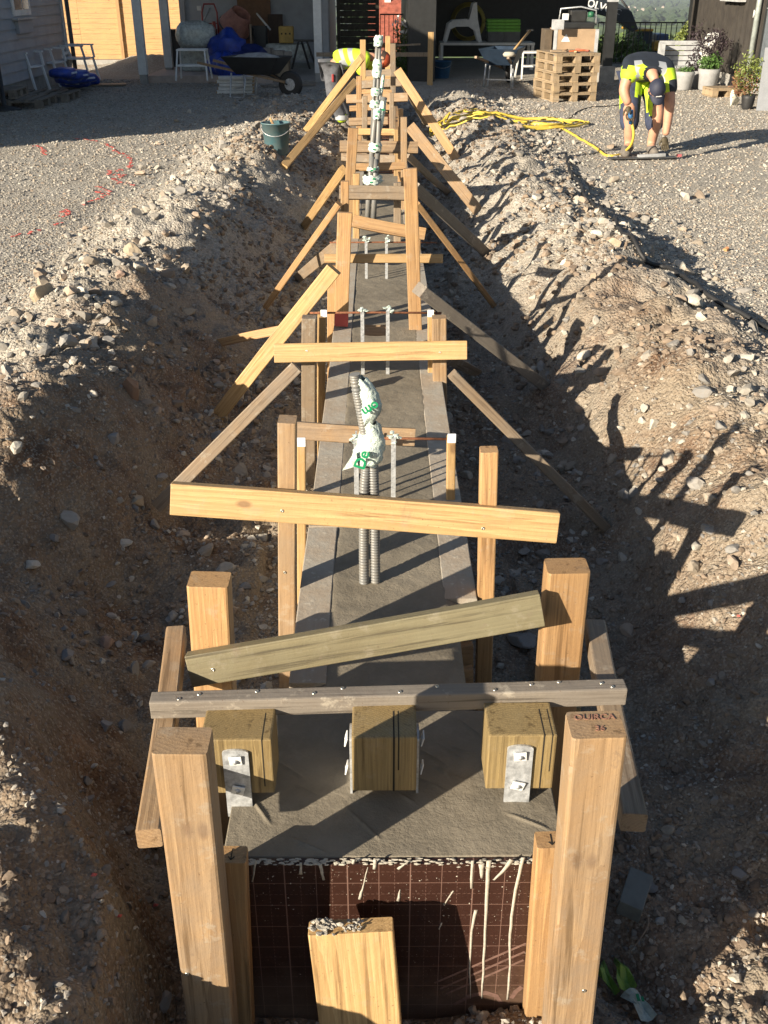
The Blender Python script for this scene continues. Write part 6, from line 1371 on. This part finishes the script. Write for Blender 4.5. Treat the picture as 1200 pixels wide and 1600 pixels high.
paint(shorts, HIVIS, lambda c, n: c.z < .225 or (.60 < c.z < .86 and kx0 + .06 < c.x < kx1 - .10) or (c.x < kx0 - .075 and .46 < c.z < .66) or (kx1 - .12 < c.x < kx1 - .05 and .42 < c.z < .60))
for a_, t_ in ((aL, tL), (aR, tR)):
    A = V_(a_); Tt = V_(t_); skin('boot', [(A + Vector((0, 0, .0)), .058), (Vector((A.x, A.y + .01, .065)), .062), (Vector((Tt.x, Tt.y + .02, .052)), .058), (Vector((Tt.x, Tt.y - .09, .042)), .045)], [(0, 1), (1, 2), (2, 3)], BOOT, pr)
hand(pr, V_(wL_), (.10, -.1, -.95), (1, 0, 0), curl=1.2); hand(pr, V_(wR_), (.02, -.15, -.95), (1, 0, 0), curl=.8)
head(pr, V_((1026, 141, 11.02)), (-.02, -.50, .40), (.03, -.45, -.85))
# tools he holds
q = V_((985, 181, 11.12)); nz = empty('blow_gun', q, 0, 'blue air nozzle at the end of the yellow hose in the worker\'s glove', 'nozzle')
MB().tube([(0, 0, .06), (0, -.01, 0), (.01, 0, -.08)], [.022, .028, .018], 10).build('grip', plain('blue_grip', (.02, .12, .30), .5), nz); MB().tube([(0, -.01, .0), (-.02, -.05, .06)], .012, 8).build('trigger', BLACKRUB, nz)
q = on_ground(1010, 250); fl_ = empty('hand_float', (q.x, q.y + .0, .02), .12, 'long dark steel float under the bending worker\'s glove', 'float')
MB().box((-.42, -.05, 0), (.32, .05, .012)).build('blade', plain('steel_dark', (.10, .10, .10), .5, .4), fl_, bevel=.003); MB().bar((-.1, 0, .02), (.2, 0, .03), .04, .03).build('ridge', GREYPAINT, fl_)
MB().cbox((.36, 0, .02), (.05, .05, .03)).build('pink_tip', plain('pink_plastic', (.55, .16, .17), .5), fl_, bevel=.008)
wp = on_ground(985, 262)
# worker in the trench
pl_ = empty('person', (P(535, 203, Y=14.6).x, 14.6, -.1), 0, 'worker in yellow vest and red cap bending over the far end of the formwork', 'person')
Yb = 14.7; pel, spn, chs, nck, hd = (521, 100, Yb), (536, 90, Yb), (562, 90, Yb), (580, 88, Yb - .05), (597, 92, Yb - .05)
h1, k1, a1 = (519, 108, Yb - .08), (521, 155, Yb - .12), (537, 190, Yb - .1); h2, k2, a2 = (517, 108, Yb + .12), (528, 150, Yb + .2), (545, 186, Yb + .25)
s1, e1, w1_ = (571, 95, Yb - .15), (561, 112, Yb - .25), (575, 120, Yb - .2); s2, e2, w2_ = (575, 95, Yb + .15), (590, 112, Yb + .2), (592, 122, Yb + .1)
J = [(V_(pel), (.09, .09)), (V_(spn), (.09, .09)), (V_(chs), (.10, .09)), (V_(nck), .055), (V_(lerp(nck, hd, .6)), .05), (V_(h1), .09), (V_(k1), .06), (V_(a1), .042), (V_(h2), .09), (V_(k2), .06), (V_(a2), .042), (V_(s1), .06), (V_(e1), .045), (V_(w1_), .032), (V_(s2), .06), (V_(e2), .045), (V_(w2_), .032)]
E = [(0, 1), (1, 2), (2, 3), (3, 4), (0, 5), (5, 6), (6, 7), (0, 8), (8, 9), (9, 10), (2, 11), (11, 12), (12, 13), (2, 14), (14, 15), (15, 16)]
skin('body', J, E, SKIN, pl_)
vest = skin('vest', [(V_(lerp(pel, spn, .1)), (.175, .16)), (V_(spn), (.165, .145)), (V_(chs), (.185, .155)), (V_(lerp(chs, nck, .6)), .10), (V_(s1), .085), (V_(lerp(s1, e1, .9)), .075), (V_(lerp(e1, w1_, .6)), .06), (V_(s2), .085), (V_(e2), .07)], [(0, 1), (1, 2), (2, 3), (2, 4), (4, 5), (5, 6), (2, 7), (7, 8)], HIVIS, pl_)
x0_ = V_((532, 90, Yb)).x
paint(vest, REFL, lambda c, n: c.x < x0_ + .30 and (0 < (c.x - x0_ + .25 * (c.z - .75)) < .06 or .13 < (c.x - x0_ + .25 * (c.z - .75)) < .19))
skin('trousers', [(V_(pel), (.16, .15)), (V_(h1), .13), (V_(k1), .10), (V_(a1), .085), (V_(h2), .115), (V_(k2), .085), (V_(a2), .07)], [(0, 1), (1, 2), (2, 3), (0, 4), (4, 5), (5, 6)], GREYCLOTH, pl_)
skin('hivis_leg', [(V_(lerp(k1, a1, .35)), .088), (V_(lerp(k1, a1, .7)), .084), (V_(lerp(k1, a1, 1.05)), .082)], [(0, 1), (1, 2)], HIVIS, pl_)
q = V_(lerp(k1, a1, .8)) - pl_.location; MB().lathe([(.090, -.03), (.092, 0), (.09, .03)], c=tuple(q), n=18).build('reflective_band', REFL, pl_)
MB().cbox(tuple(V_((520, 122, Yb - .2)) - pl_.location), (.03, .03, .10)).build('tool_pocket', RED, pl_, bevel=.01)
for a_ in (a1, a2):
    A = V_(a_); skin('boot', [(A, .055), (A + Vector((0, 0, -.09)), .06), (A + Vector((.10, -.03, -.12)), .05), (A + Vector((.17, -.04, -.125)), .042)], [(0, 1), (1, 2), (2, 3)], BOOT, pl_)
hand(pl_, V_(w1_), (.5, 0, -.8), (0, 1, 0)); hand(pl_, V_(w2_), (.2, -.2, -.9), (1, 0, 0))
head(pl_, V_(hd), (.75, 0, -.30), (-.1, -.15, -1.0), cap=REDCAP, logo=False)

# ------------------------------------------------------------------ air between the camera and the hills
m = bpy.data.materials.new('haze'); m.use_nodes = True; nt = m.node_tree; nt.nodes.remove(nt.nodes['Principled BSDF'])
pv = N(nt, 'ShaderNodeVolumePrincipled'); pv.inputs['Density'].default_value = .00014; pv.inputs['Color'].default_value = (.80, .88, 1, 1); pv.inputs['Anisotropy'].default_value = .2
L(nt, pv.outputs[0], nt.nodes['Material Output'].inputs['Volume'])
hb_ = MB().box((-5600, -60, -125), (5600, 9400, max(12.0, float(Z.max()) + 1.5))).build('haze', m); tag(hb_, 'thin blue air fading the distant hills', 'haze', kind='stuff')
